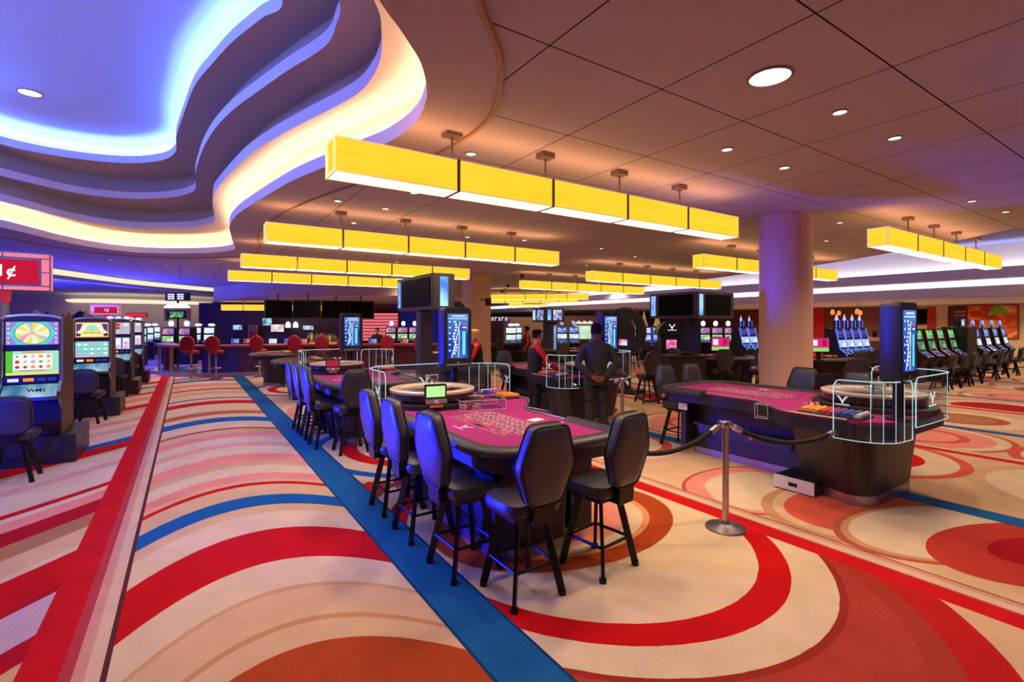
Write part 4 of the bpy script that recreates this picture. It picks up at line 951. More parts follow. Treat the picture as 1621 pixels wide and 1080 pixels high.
def upright(up, lo, topper=False, text=None):
    t = thing('slot_machine', '', 'slot machine'); w = .275
    cab = MB(); prof = [(0,.36),(0,.72),(-.16,.86),(-.16,.93),(0,1.06),(.04,1.86),(.12,1.90),(.74,1.86),(.76,.36)]
    for sx in (-1,1):
        x = sx*w; cab.loft([[(x-.012,y,z) for y, z in prof],[(x+.012,y,z) for y, z in prof]])
    cab.bx(-w,w,.10,.75,.36,1.86); cab.build('cabinet', M_CABW, t, smooth=0, bevel=.004)
    tr = MB()
    for sx in (-1,1): tr.tube([(sx*w,-.005,.72),(sx*w,-.17,.86),(sx*w,-.17,.935),(sx*w,-.008,1.06),(sx*w,.03,1.85)],.018,8)
    n = 9; tr.tube([(w*math.cos(PI*i/n)*1.0,.03,1.85+.05*math.sin(PI*i/n)) for i in range(n+1)],.022,8)
    tr.build('silver_trim', M_SILV, t)
    hd = MB().loft([[(x,.05,1.80),(x,.05,1.85+.05*math.sqrt(max(0,1-(x/w)**2))),(x,.7,1.85+.05*math.sqrt(max(0,1-(x/w)**2))),(x,.7,1.80)] for x in [w*(-1+2*i/12) for i in range(13)]]); hd.build('top_hood', mat('hood_grey', '#6b5f66', .4, .3), t, smooth=30)
    fr = MB().bx(-w+.01,w-.01,.045,.10,1.04,1.83); fr.bx(-w+.01,w-.01,.005,.06,.44,.80); fr.build('bezel', M_CABB, t, smooth=0)
    u = MB(); up(u, -.245, .245, 1.53, 1.82, .042, KI); u.build('upper_screen', KM, t, smooth=0)
    l = MB(); lo(l, -.245, .245, 1.15, 1.45, .042, KI); l.build('lower_screen', KM, t, smooth=0)
    bp = MB().bx(-w+.02,w-.02,.0,.05,1.05,1.13); b = bp.build('button_panel', M_CABB, t, smooth=0)
    sl = MB(); 
    for i, (x, ww) in enumerate(((-.17,.1),(-.03,.1),(.09,.08),(.19,.08))): sl.bx(x-ww/2,x+ww/2,-.004,.0,1.07,1.11,(1,0,2,2)[i])
    sl.build('ticket_slots', [M_ORNG, G('#dfe6ff'), G('#2a3c8a')], b, smooth=0)
    dk = MB().quad((-w+.02,-.162,.885),(w-.02,-.162,.885),(w-.02,-.005,1.03),(-w+.02,-.005,1.03)); dk.bx(-w+.02,w-.02,-.16,.1,.84,.885,1)
    d = dk.build('button_deck', [screen_mat('deck_art', '#3a7fb0', '#d0f2ff', 3, .8, 'noise'), M_SILV], t, smooth=0)
    if text:
        MB().text(text, .075, Matrix.Translation((.06,-.098,.962)) @ Matrix.Rotation(math.atan2(.145,.157), 4, 'X'), 0, .001).build('maker_lettering', G('#0f2238', .6), d, smooth=0)
    if topper:
        tp = MB(); [tp.lathe([(.001,0),(.05,.02),(.06,.05),(.03,.08),(.001,.085)],12,c=(x,.2,1.89)) for x in (-.16,0,.16)]; tp.build('topper', glow('topper_white', '#e8e4ff', 1.6), t)
        MB().box((0,.3,1.93),(.5,.1,.09)).build('topper_sign', screen_mat('topper_art', '#3a2fae', '#f2d0ff', 12, 1.0, 'noise'), t, smooth=0)
    MB().bx(-.72,.42,.0,1.0,0,.355).bx(.30,.425,-.03,1.03,0,.362).build('plinth_base', M_WOODBLK, t, smooth=0, bevel=.004)
    return t
SL = 'upright slot machines in the left-hand row'
A1 = upright(art_wheel, art_grid, text='WMS'); A1.location = (-1.63,8.5,0); tag(A1, 'nearest left slot machine, pastel prize wheel above a green reel grid', None, SL)
A2 = upright(art_crest, lambda *a: art_reels(*a, bg='grey')); A2.location = (-1.52,12.3,0); tag(A2, 'second left slot machine, gold crest picture above five teal reels', None, SL)
A3 = upright(lambda *a: art_reels(*a, bg='pink', n=3, sym='red'), lambda *a: art_reels(*a, bg='blue', n=3), True); A3.location = (-1.45,15.7,0); tag(A3, 'third left slot machine, pink upper screen and blue reels, white toppers', None, SL)
copy_tree(A3, (-1.4,18.6,0), 0, 'fourth slot machine of the left-hand row, white toppers, mostly hidden')
SC = 'dark chairs at the left slot machines'
for x, y, a, lb in ((-1.66,7.85,90,'rounded dark slot chair cut by the left edge, at the nearest machine'),(-1.48,11.65,80,'rounded dark slot chair at the second left machine'),(-1.42,15.05,85,'rounded dark slot chair at the third left machine'),(-1.38,18.0,90,'rounded dark slot chair at the fourth left machine')):
    slotchair(x, y, a, lb, SC)
# distant machines: one of each kind, then copies
def far_slot(kind):
    t = thing('slot_machine', '', 'slot machine'); w = .27
    lean = kind in ('green','neon','oval')
    prof = [(0,0),(0,.55),(-.18,.72),(-.18,.78),(.02,.95),(.16,1.62),(.5,1.62),(.6,0)] if lean else [(0,0),(0,.7),(-.14,.82),(-.14,.87),(.02,.98),(.06,1.62),(.5,1.62),(.6,0)]
    MB().loft([[(-w,y,z) for y, z in prof],[(w,y,z) for y, z in prof]]).build('cabinet', M_CABN if kind in ('neon','cone','oval') else M_CABB, t, smooth=0)
    def face(za, zb, nm, m, e=.004):
        f = lambda z: (.02+(z-.95)/(.67)*.14) if lean else (.02+(z-.98)/.64*.04)
        ins = .03; return MB().quad((-w+ins,f(za)-e,za),(w-ins,f(za)-e,za),(w-ins,f(zb)-e,zb),(-w+ins,f(zb)-e,zb)).build(nm, m, t, smooth=0)
    U = dict(green=('#2f8f70','#a8e87c'), neon=('#1a1f7a','#6a5a9c'), oval=('#2b3f9c','#a8c8ff'), cone=('#c8d8ff','#f0c060'), ball=('#8a5fb8','#f0b070'), white=('#d8f0ff','#fff4c0'))[kind]
    Lw = dict(green=('#2a6a58','#8fc08a'), neon=('#9fb8ff','#ffffff'), oval=('#c8d4e8','#ffffff'), cone=('#6f8cff','#eef2ff'), ball=('#60c060','#f4f0e0'), white=('#e8f4d0','#a8d0ff'))[kind]
    face(1.32,1.58,'upper_screen',screen_mat('slot_up_'+kind,U[0],U[1],7,1.0,'noise')); face(1.0,1.24,'lower_screen',screen_mat('slot_lo_'+kind,Lw[0],Lw[1],7,1.0,'noise'))
    f = MB().quad((-w+.03,-.186 if lean else -.146,.785 if lean else .875),(w-.03,-.186 if lean else -.146,.785 if lean else .875),(w-.03,.0,.94 if lean else .975),(-w+.03,.0,.94 if lean else .975)); f.build('button_deck', screen_mat('slot_dk_'+kind,'#101a50','#8fb0ff',9,.8,'noise'), t, smooth=0)
    for sx in (-1,1):
        e = MB(); e.tube([(sx*w,y-.006,z) for y, z in prof[2 if kind == 'neon' else 1:6]],.014 if kind == 'neon' else .008,5)
        e.build('edge_light' if kind in ('neon','cone') else 'edge_trim', M_NEON if kind in ('neon','cone') else mat('copper_trim', '#b06a4a', .35, .7) if kind == 'green' else M_SILV, t)
    if kind in ('ball','oval'):
        P = [(.1*math.cos(2*PI*i/20)*(1 if kind == 'ball' else .95),.13*math.sin(2*PI*i/20)) for i in range(20)]
        MB().loft([[(x,.2,1.79+z) for x, z in P],[(x,.28,1.79+z) for x, z in P]]).build('topper', glow('topper_disc', '#d8e8ff', 1.5) if kind == 'ball' else screen_mat('topper_oval','#1b2f70','#c8d8ff',9,1.1,'noise'), t, smooth=30)
        MB().cyl((0,.24,1.62),(0,.24,1.68),.03,8).build('topper_post', M_CABB, t)
    if kind == 'cone':
        MB().lathe([(.2,1.66),(.1,1.95),(.03,2.3),(.005,2.42)],16,c=(0,.28,0)).build('topper_cone', mat('cone_gold', '#d6b98a', .5, emit='#d6a860', strength=.35), t)
        MB().bx(-w,w,.05,.5,1.62,1.67).build('topper_base', M_CABN, t, smooth=0)
    if kind == 'neon':
        MB().bx(-.12,.12,.2,.3,1.66,1.90).build('topper', M_CABN, t, smooth=0); MB().lathe([(.05,1.9),(.04,1.98),(.015,2.08),(.02,2.1)],10,c=(0,.25,0)).build('topper_lamp', glow('lamp_lilac', '#cfc4f0', 1.0), t)
        [MB().tube([(sx*.12,.2,1.66),(sx*.12,.2,1.9)],.012,5).build('topper_edge', M_NEON, t) for sx in (-1,1)]
    if kind == 'white':
        MB().lathe([(.001,0),(.14,.02),(.16,.07),(.1,.12),(.001,.13)],16,c=(0,.25,1.66)).build('topper', glow('topper_white', '#e8e4ff', 1.6), t)
    return t
PROTO = {}
def put_slot(kind, loc, rz, lb, grp):
    if kind not in PROTO: o = far_slot(kind); PROTO[kind] = snap(o)
    else: o = copy_tree(PROTO[kind][0], tree=PROTO[kind])
    o.location = loc; o.rotation_euler = (0,0,rz); return tag(o, lb, 'slot machine', grp)
ORD = ['first','second','third','fourth','fifth','sixth','seventh','eighth','ninth','tenth','eleventh','twelfth']
for i, u in enumerate((1462,1479,1496,1513)): put_slot('green', (rowx(u,5.6),5.6,0), 0, 'green-screened slot machine beside the right-hand results display, %s from left' % ORD[i], 'green-screened slot machines at right')
for i, u in enumerate((1553,1568,1582,1595)): put_slot('oval', (rowx(u,5.6),5.6,0), 0, 'slot machine with oval topper before the food mural, %s from left' % ORD[i], 'oval-topped slot machines before the mural')
t = thing('game_cabinet', 'tall dark cabinet between the green and the oval-topped slot machines', 'cabinet', (rowx(1533,5.5),5.5,0))
MB().bx(-.55,.55,-.1,.6,0,1.68).build('housing', M_CABB, t, smooth=0, bevel=.03)
for i in range(3): MB().loft([[(-.36+.36*i+.09*math.cos(2*PI*k/18),.2,1.84+.13*math.sin(2*PI*k/18)) for k in range(18)],[(-.36+.36*i+.09*math.cos(2*PI*k/18),.27,1.84+.13*math.sin(2*PI*k/18)) for k in range(18)]]).build('topper', M_CABN if i < 2 else screen_mat('topper_oval','#1b2f70','#c8d8ff',9,1.1,'noise'), t, smooth=30)
tp = MB(); [tp.cyl((-.36+.36*i,.23,1.66),(-.36+.36*i,.23,1.73),.03,8) for i in range(3)]; tp.build('topper_post', M_CABB, t)
for i, u in enumerate((1337,1352,1366,1380)): put_slot('neon', (rowx(1337,7.6)+.58*i,7.6,0), 0, 'blue neon-edged slot machine right of the round column, %s from left' % ORD[i], 'blue neon slot machines right of the column')
for i, u in enumerate((1316,1327)): put_slot('neon', (rowx(1314,9.3)+.6*i,9.3,0), PI, 'neon slot machine turned away, right of the column, %s from left' % ORD[i], 'slot machines turned away by the pendants')
for i, u in enumerate((1184,1197)): put_slot('neon', (rowx(1182,11.6)+.6*i,11.6,0), 0, 'blue neon-edged slot machine just left of the round column, %s from left' % ORD[i], 'blue neon slot machines left of the column')
for i, u in enumerate((1022,1043)): put_slot('cone', spot(u,24), FACE, 'slot machine under a pale cone topper beyond the money wheel, %s' % ('left of two','right of two')[i], 'cone-topped slot machines')
for i, u in enumerate((1097,1116,1136,1156)): put_slot('ball', spot(u,24), FACE, 'slot machine with round white topper below the monitors, %s from left' % ORD[i], 'round-topped slot machines below the monitors')
for i, (u, d) in enumerate(((220,21),(233,24.5),(245,28),(209,23))): put_slot('white', spot(u,d), 0, 'slot machine with glowing white top beyond the left row, %s' % ('left of three by the aisle','middle of three by the aisle','right of three by the aisle','right behind the fourth machine')[i], 'white-topped slot machines at far left')
for i, u in enumerate((265,290,309,330)): put_slot('white' if i > 1 else 'ball', spot(u,21.5 if i < 2 else 24), FACE, 'bright slot machine beyond the curved bar end, %s from left' % ORD[i], 'bright slot machines beyond the bar end')
for i, u in enumerate((618,637,655,674)): put_slot('ball', spot(u,26), FACE, 'far slot machine with round lit top behind the bar, %s from left' % ORD[i], 'far round-topped slot machines behind the bar')
for i, u in enumerate((890,909)): put_slot('cone' if 0 else 'oval', spot(u,26), FACE, 'small far slot machine left of the green wall screen, %s of two' % ('left','right')[i], 'far slot machines by the green screen')
for i, u in enumerate((1490,1507,1524,1541,1567,1584,1600,1616)): slotchair(rowx(u,4.75), 4.75, 90+(-8)**(i % 2)*2 % 13, 'dark blue chair in front of the right-hand slot machines, %s from left' % ORD[i], 'chairs before the right-hand slot machines')
for i, u in enumerate((1342,1358,1374,1390)): slotchair(rowx(1342,6.8)+.58*i, 6.8, 90, 'dark chair in front of the neon slot machines by the pendants, %s from left' % ORD[i], 'chairs before the neon slot machines')
for i, u in enumerate((1020,1040)): slotchair(spot(u,22.8).x, spot(u,22.8).y, 90+math.degrees(FACE), 'blue-lit chair before the cone-topped slot machines, %s of two' % ('left','right')[i], 'chairs before the cone-topped machines')

# signs over the machines
def sign_box(label, loc, rz, w, h, txt, post=True):
    t = thing('lit_sign', label, 'sign', loc, rz); z0 = 2.2
    MB().bx(-w/2,w/2,0,.16,z0,z0+h).build('casing', mat('sign_grey', '#9a94a6', .4, .3), t, smooth=0, bevel=.02)
    b = MB(); e = .05*w; g = w*.02; x = w/2-g; z1 = z0+h-g; zz = z0+g
    for xa, xb in ((-x,-g/2),(g/2,x)):
        b.bx(xa,xb,-.008,0,z1-e,z1); b.bx(xa,xb,-.008,0,zz,zz+e)
    for sx in (-1,1):
        for za, zb in ((zz+e+g,(zz+z1)/2-g/2),((zz+z1)/2+g/2,z1-e-g)): b.bx(min(sx*x,sx*(x-e*1.6)),max(sx*x,sx*(x-e*1.6)),-.008,0,za,zb)
    for sx in (-1,1): b.bx(min(sx*w/2,sx*(w/2+.012)),max(sx*w/2,sx*(w/2+.012)),.03,.13,zz,z1)
    b.build('red_light', glow('sign_red_light', '#ff7a90', 1.15), t, smooth=0)
    f = MB().bx(-w/2+e*2.6,w/2-e*2.6,-.012,0,z0+e*2.2,z0+h-e*2.2).build('face', glow('sign_face', '#d01a3c', .9), t, smooth=0)
    MB().text(txt, h*.4, Matrix.Translation((.03,-.016,z0+h/2)) @ STAND, 0, .004).build('lettering', G('#fff4f4', 1.1), f, smooth=0)
    if post:
        MB().cyl((0,.08,0),(0,.08,z0),.06,20).build('post', mat('sign_post', '#b5a98f', .4, .3), t)
        MB().cyl((0,.08,z0-.16),(0,.08,z0),.075,20).cyl((0,.08,z0-.05),(0,.08,z0-.0),.085,20).build('post_collar', mat('collar_red', '#d02a3c', .4, emit='#d02a3c', strength=.4), t)
    return t
sign_box('large red lit penny sign on a post at far left', (-2.17,9.75,.06), .1, 1.0, .56, '1¢')
s2 = sign_box('small pink lit sign over the distant left machines', spot(167,20.5), 0, .95, .42, '1¢'); s2.location.z = -.05
t = thing('wall_sign', 'long thin red lit sign on the far left wall', 'sign', spot(216,34,2.38), FACE)
MB().bx(-.72,.72,0,.08,-.14,.14).build('casing', M_CABB, t, smooth=0); m = MB(); [m.box((-.62+.155*i,-.005,0),(.12,.01,.2)) for i in range(9)]; m.build('red_letters', glow('red_letters', '#ff1f3c', 1.3), t, smooth=0)
t = thing('jackpot_sign', 'stacked jackpot sign with white figures over a green screen, beyond the bar', 'sign', spot(279,20), FACE)
MB().cyl((0,.1,0),(0,.1,2.9),.04,12).build('post', M_BLKMET, t)
MB().bx(-.45,.45,0,.2,2.72,3.04).build('number_board', M_CABB, t, smooth=0)
m = MB(); [m.box((-.28+.14*i+(.1 if i > 1 else 0),-.004,2.80+.085*j),(.12,.006,.05)) for i in range(4) for j in range(3)]; m.build('figures', G('#f6f6ff', 1.2), t, smooth=0)
m = MB(); m.loft([[(.5*math.cos(PI*i/12),y,2.42+.2*math.sin(PI*i/12)) for i in range(13)] for y in (-.02,.12)]); m.build('marquee', glow('marquee_light', '#fff3d8', 1.4), t, smooth=0)
MB().bx(-.5,.5,.0,.15,2.36,2.42).bx(-.5,-.42,0,.15,1.9,2.36).bx(.42,.5,0,.15,1.9,2.36).build('frame', mat('gold_frame', '#b98d5c', .4, .4), t, smooth=0)
MB().bx(-.38,.38,.02,.12,1.98,2.34).build('screen_casing', M_CABB, t, smooth=0); MB().bx(-.28,.28,.012,.02,2.04,2.28).build('screen', screen_mat('jackpot_art','#0b3a34','#8ff08a',5,1.1,'noise'), t, smooth=0)
# wheel display beside the row of lamps: promotional kiosk
t = thing('promotion_kiosk', 'dark kiosk with white emblem on its curved top and pink screen', 'kiosk', spot(1063,14.4), FACE)
MB().bx(-.3,.3,0,.4,0,1.45).build('housing', M_CABB, t, smooth=0, bevel=.02); hd = MB(); hd.loft([[(.42*math.cos(PI*i/10),y,1.45+.42*math.sin(PI*i/10)) for i in range(11)] for y in (-.05,.4)]); hd.build('hood', M_CABB, t, smooth=30)
m = MB(); emblem(m, Matrix.Translation((0,-.056,1.68)), .16); m.build('emblem', G('#f4f4ff', 1.1), t, smooth=0); MB().bx(-.15,.15,-.012,0,1.05,1.32).build('screen', screen_mat('kiosk_art','#c01a7a','#ff9ad0',8,1.1,'noise'), t, smooth=0); MB().bx(-.09,.09,-.012,0,.85,.98).build('keypad', G('#c8c4e0', .7), t, smooth=0)
MB().loft([[(.3,.3,.3),(1.05,.5,.3),(1.05,.55,.3),(.3,.42,.3)],[(.3,.3,1.42),(1.05,.5,1.75),(1.05,.55,1.75),(.3,.42,1.42)]]).build('side_wing', mat('kiosk_navy', '#1c2560', .4), t, smooth=0)

# monitor towers
M_TVB = mat('tv_black', '#060608', .5, spec=.08); M_TOWER = mat('tower_grey', '#4b4752', .4, .3)
M_PANEL = screen_mat('light_panel', '#4f86e8', '#b9f4ff', 1.3, 1.15, 'noise')
def tower(label, loc, lx, ly, z0, z1, zc=None, rz=0):
    t = thing('monitor_tower', label, 'monitor tower', loc, rz); a, b = lx/2, ly/2; h = z1-z0
    MB().bx(-a,a,-b,b,z0,z1).build('housing', M_TOWER, t, smooth=0, bevel=.02)
    MB().bx(-.16,.16,-.16,.16,0,z0).build('post', M_TOWER, t, smooth=0, bevel=.02)
    for (nx, ny, ln, of) in ((0,-1,lx,b),(-1,0,ly,a),(1,0,ly,a)):
        if ln < .9:
            pts = [(-.1,.1,'light_panel',M_PANEL)]
        else: pts = [(-ln/2+.08,-ln/2+.24,'light_panel',M_PANEL),(-ln/2+.36,ln/2-.16,'screen',M_TVB)]
        for s0, s1, nm, m in pts:
            q = MB(); e = .012
            if ny: q.bx(s0,s1,-b-e,-b,z0+.08,z1-.08)
            elif nx < 0: q.bx(-a-e,-a,-s1,-s0,z0+.08,z1-.08)
            else: q.bx(a,a+e,s0,s1,z0+.08,z1-.08)
            q.build(nm, m, t, smooth=0)
    return t
p0, p1 = spot(693,11.3), spot(617,13.0)
tower('monitor tower with black screen and pale blue light panels, left of square column', ((p0.x+p1.x)/2+.32,(p0.y+p1.y)/2,0), .55, (p1-p0).length, 2.12, 2.96)
tower('wide monitor tower with two black screens, left of the round column', spot(1128,14.6)+Vector((0,.75,0)), 1.75, 1.75, 1.95, 2.72)
tower('small far monitor tower with lit screen above the dealer', spot(868,20), .95, .95, 1.85, 2.42, rz=.0)
kk = [o for o in bpy.data.objects if o.name.startswith('screen') and o.parent and o.parent['label'].startswith('small far monitor')]
for o in kk:
    o.data.materials.clear(); o.data.materials.append(screen_mat('far_tv_art','#4a5a9c','#f0e8ff',6,1.0,'noise'))
# money wheels
def money_wheel(label, loc, rz, zc, r):
    t = thing('money_wheel', label, 'money wheel', loc, rz)
    MB().lathe([(.001,-.06),(r,-.06),(r,.06),(.001,.06)],40).build('disc', M_PLAST, t)
    d = [o for o in kids(t)][0]; d.rotation_euler = (PI/2,0,0); d.location = (0,0,zc)
    for a0, a1 in ((.72,1.2),(-.12,.25)): MB().tube([(r*.62*math.cos(a),-.075,zc+r*.62*math.sin(a)) for a in [PI*(a0+(a1-a0)*i/10) for i in range(11)]],.024,6).build('chrome_arc', M_CHROME, t)
    m = MB(); [m.cyl((r*.95*math.cos(2*PI*i/36),-.06,zc+r*.95*math.sin(2*PI*i/36)),(r*.95*math.cos(2*PI*i/36),-.1,zc+r*.95*math.sin(2*PI*i/36)),.012,6) for i in range(36)]; m.build('peg', M_CHROME, t)
    MB().bx(-.12,.12,-.1,-.05,zc-.6*r,zc-.35*r).build('card', screen_mat('wheel_card','#d81a5a','#e8e0ff',4,1.0,'noise'), t, smooth=0)
    MB().bx(-.09,.09,.08,.2,0,zc+r*1.02).bx(-.4,.4,-.1,.4,0,.12).build('stand', M_PLAST, t, smooth=0, bevel=.01)
    return t
money_wheel('black upright money wheel with chrome arcs, right of the suited man', spot(988,12.6), FACE-.75, 1.6, .6)
money_wheel('black money wheel seen edge-on against the left of the square column', spot(722,17.6), FACE+1.1, 1.9, .7)

# tables further back: half-round card tables with stools
def card_table():
    t = thing('card_table', '', 'gaming table'); zf = .9
    P = [(.5*1.0,-.95)] + [(.5-1.05*math.cos(math.radians(a)), .95*math.sin(math.radians(a))) for a in range(-84,85,12)] + [(.5,.95)]
    P = list(reversed(P))
    MB().prism(inset(P,.02) if signed([Vector(p) for p in P]) > 0 else inset(list(reversed(P)),.02), zf-.03, zf).build('felt', mat('felt_dark_red', '#6f1030', .9), t, smooth=0)
    Q = P if signed([Vector(p) for p in P]) > 0 else list(reversed(P))
    MB().prism(Q, .76, zf-.03).build('apron', M_NAVY, t, smooth=30)
    MB().tube([(p[0],p[1],.89) for p in P],.075,10,flat=.6).build('padded_rail', M_LEATHER, t)
    MB().prism(inset(Q,.32), .08, .76, 0, None, inset(Q,.22)).build('pedestal', M_WOODBLK, t, smooth=30)
    MB().prism(inset(Q,.30), 0, .08).build('plinth', M_PLINTH, t, smooth=30)
    MB().bx(.3,.5,-.38,.38,zf,zf+.03).build('chip_tray', M_PLAST, t, smooth=0)
    c = MB(); cc = ('chip_d8892b','chip_b5372f','chip_d9d2cc')
    for i in range(9): c.cyl((.33,-.32+.08*i,zf+.045),(.47,-.32+.08*i,zf+.045),.028,8,i % 3)
    c.build('chips', [MATS[k] for k in cc], t)
    return t
CTB = card_table(); CTT = snap(CTB); ct_used = [0]
def cardtable(x, y, rz, lb, stools=(), slb=''):
    o = CTB if not ct_used[0] else copy_tree(CTB, tree=CTT); ct_used[0] = 1; o.location = (x,y,0); o.rotation_euler = (0,0,rz); tag(o, lb, 'gaming table', 'half-round card tables')
    for i, a in enumerate(stools):
        A = math.radians(180+a)+rz; c = Vector((x,y))+Vector((math.cos(rz),math.sin(rz)))*.5; r = 1.28
        stool(c.x+r*math.cos(A), c.y+r*math.sin(A), math.degrees(A)+180, slb % ORD[i], 'stools at the further card tables')
cardtable(2.25,12.7,0,'first card table behind the two left roulette tables')
cardtable(2.1,16.0,0,'second card table behind the left roulette tables, near the bar')
cardtable(6.4,13.4,PI,'card table beyond the blonde woman in black and red',(-50,0,50),'stool %s around the card table beyond the blonde woman')
p = spot(1140,12.9); cardtable(p.x,p.y,FACE+PI/2,'card table left of the round column, with pink screen on it',(-58,-12,34,70),'stool %s from left at the card table left of the column')
p = spot(1318,12.4); cardtable(p.x,p.y,FACE+PI/2,'card table right of the round column, with pink screen on it',(-50,0,50),'stool %s from left at the card table right of the column')
p = spot(905,16.5); cardtable(p.x,p.y,FACE+PI/2,'far card table glimpsed left of the suited man',(-55,-15,25,60),'far stool %s from left, left of the suited man')
p = spot(812,21.5); cardtable(p.x,p.y,FACE+PI/2,'far card table right of the square column',(-60,-20,20,60),'far stool %s from left, right of the square column')
p = spot(960,20); cardtable(p.x,p.y,FACE+PI/2,'farthest card table, behind the suited man',(-40,10,50),'farthest stool %s from left, behind the suited man')
p = spot(1024,11.2); stool(p.x,p.y,70,'lone stool with legs showing, right of the suited man','stools at the further card tables')
p = spot(1338,9.2); stool(p.x,p.y,60,'stool behind the right-hand roulette wheel, before the pink screen','stools at the further card tables')
for u, d, lb in ((1140,12.5,'pink lit screen on the card table left of the round column'),(1297,12.0,'pink lit screen on the card table right of the round column')):
    t = thing('table_screen', lb, 'display', spot(u,d,.895), FACE, 'pink screens on the card tables')
    MB().bx(-.05,.05,0,.05,0,.22).bx(-.12,.12,-.06,.1,0,.015).build('stand', M_PLAST, t, 0); MB().bx(-.24,.24,-.02,.03,.2,.56).build('casing', M_PLAST, t, 0, bevel=.008)
    m = MB().bx(-.22,.22,-.024,-.02,.31,.54); m.bx(-.22,.22,-.024,-.02,.22,.31,1); m.bx(-.19,-.06,-.026,-.024,.36,.5,2); m.bx(.06,.16,-.026,-.024,.35,.51,3); m.build('screen', [G('#e0287a'), G('#8fd870'), G('#f4f0ff'), G('#b01850')], t, 0)
t = thing('dealer_podium', 'dark wooden podium cabinet between the suited man and the round column', 'podium', spot(1082,11.6), FACE)
MB().bx(-.42,.42,-.3,.3,0,1.02).build('body', M_WOODBLK, t, 0, bevel=.015); MB().bx(-.45,.45,-.33,.33,1.02,1.06).build('top', M_LEATHER, t, 0, bevel=.01); MB().bx(-.38,.38,-.31,-.3,.55,.95).build('door', M_WOODBLK, t, 0, bevel=.006); MB().bx(-.12,.2,-.2,.1,1.06,1.13).build('cash_tray', M_PLAST, t, 0, bevel=.02)
t = thing('pit_desk', 'dark pit desk with rounded leather top where the blonde woman leans', 'desk', spot(738,10.2), FACE)
P = [(.62*math.copysign(abs(math.cos(a))**.6,math.cos(a)), .34*math.copysign(abs(math.sin(a))**.6,math.sin(a))) for a in [2*PI*i/36 for i in range(36)]]
MB().prism(P, .84, .92).build('top', M_LEATHER, t, smooth=30, bevel=.02); MB().prism([(x*.82,y*.82) for x, y in P], 0, .84).build('body', M_WOODBLK, t, smooth=30); MB().bx(-.3,0,-.2,.1,.92,.935).build('blotter', mat('blotter_red', '#8a1828', .8), t, 0)
# ------------------------------------------------------------------ bar at the left rear
M_MAROON = mat('bar_maroon', '#5a1722', .4); M_BARTOP = mat('bar_top_stone', '#b98d74', .3); M_BLUETINT = mat('bar_panel_lit_tint', '#2d2a9a', .4)  # the bar panel's blue lighting is put into its paint colour
BC = smooth_line([(p.x, p.y) for p in (spot(246,18.6), spot(256,17.3), spot(285,16.7), spot(330,16.6), spot(385,16.9), spot(450,17.4), spot(520,17.7), spot(600,17.8), spot(695,17.8))], 6)
def along(L, g):
    n = len(L); out = []
    for i in range(n):
        t = (L[min(i+1,n-1)]-L[max(i-1,0)]).normalized(); out.append(L[i]+Vector((-t.y,t.x))*g)
    return out
def strip(mb, L, g0, g1, z0, z1, mi=0):
    A, B = along(L,g0), along(L,g1); mb.loft([[(a.x,a.y,z0),(b.x,b.y,z0),(b.x,b.y,z1),(a.x,a.y,z1)] for a, b in zip(A,B)], mi)
t = thing('bar_counter', 'long curved bar counter with maroon front and stone top at left rear', 'bar')
m = MB(); strip(m, BC, 0, .6, 1.0, 1.05); m.build('top', M_BARTOP, t, smooth=30)
m = MB(); strip(m, BC, -.03, 0, .97, 1.05); m.build('edge_rail', mat('bar_edge_red', '#8a1f26', .35), t, smooth=30)
m = MB(); strip(m, BC[22:], .22, .3, .12, 1.0); m.build('front_panel', M_MAROON, t, smooth=30)
m = MB(); strip(m, BC[16:24], .2, .32, .12, 1.0); m.build('blue_lit_panel', M_BLUETINT, t, smooth=30)
m = MB(); strip(m, BC, -.12, 1.2, 0, .12); m.build('platform', mat('bar_platform', '#8f8aa6', .15, .2), t, smooth=30)
for i in (2, 9, 18):
    p = along(BC,.06)[i]; MB().cyl((p.x,p.y,.12),(p.x,p.y,1.0),.04,12).build('post', mat('bar_post_tan', '#a58a72', .35, .4), t)
p = along(BC,.3)[4]; MB().cyl((p.x,p.y,.12),(p.x,p.y,1.0),.16,16).build('round_leg', M_MAROON, t)
def bar_chair():
    t = thing('bar_chair', '', 'chair')
    M_R = mat('red_vinyl', '#a81018', .45); MB().lathe([(.2,.82),(.225,.84),(.225,.9),(.19,.93),(.001,.935)],24).build('seat', M_R, t)
    o = []
    for i in range(15):
        a = PI*i/14; o.append((.24*math.cos(a), .2+.28*math.sin(a)))
    m = MB(); cushion(m, [(-.2,0),(.2,0)]+o, .07, Matrix.Translation((0,-.2,.92))); m.build('backrest', M_R, t, smooth=45)
    MB().cyl((0,0,.02),(0,0,.82),.035,12).lathe([(.22,0),(.22,.015),(.05,.04)],24).build('pedestal', M_CHROME, t)
    MB().tube([(.17*math.cos(2*PI*i/20),.17*math.sin(2*PI*i/20),.35) for i in range(20)],.012,6,closed=True).cyl((-.17,0,.35),(.17,0,.35),.01,6).build('footring', M_CHROME, t); return t
BCH = bar_chair(); BT = snap(BCH)
for i, u in enumerate((303,342,411,470,513,548,615,667)):
    o = BCH if i == 0 else copy_tree(BCH, tree=BT); o.location = spot(u, (15.9,16.0,16.6,16.9,17.1,17.1,17.2,17.2)[i]); o.rotation_euler[2] = FACE; tag(o, 'round-backed red chair at the left rear bar, %s from left' % ORD[i], 'chair', 'red chairs at the bar')
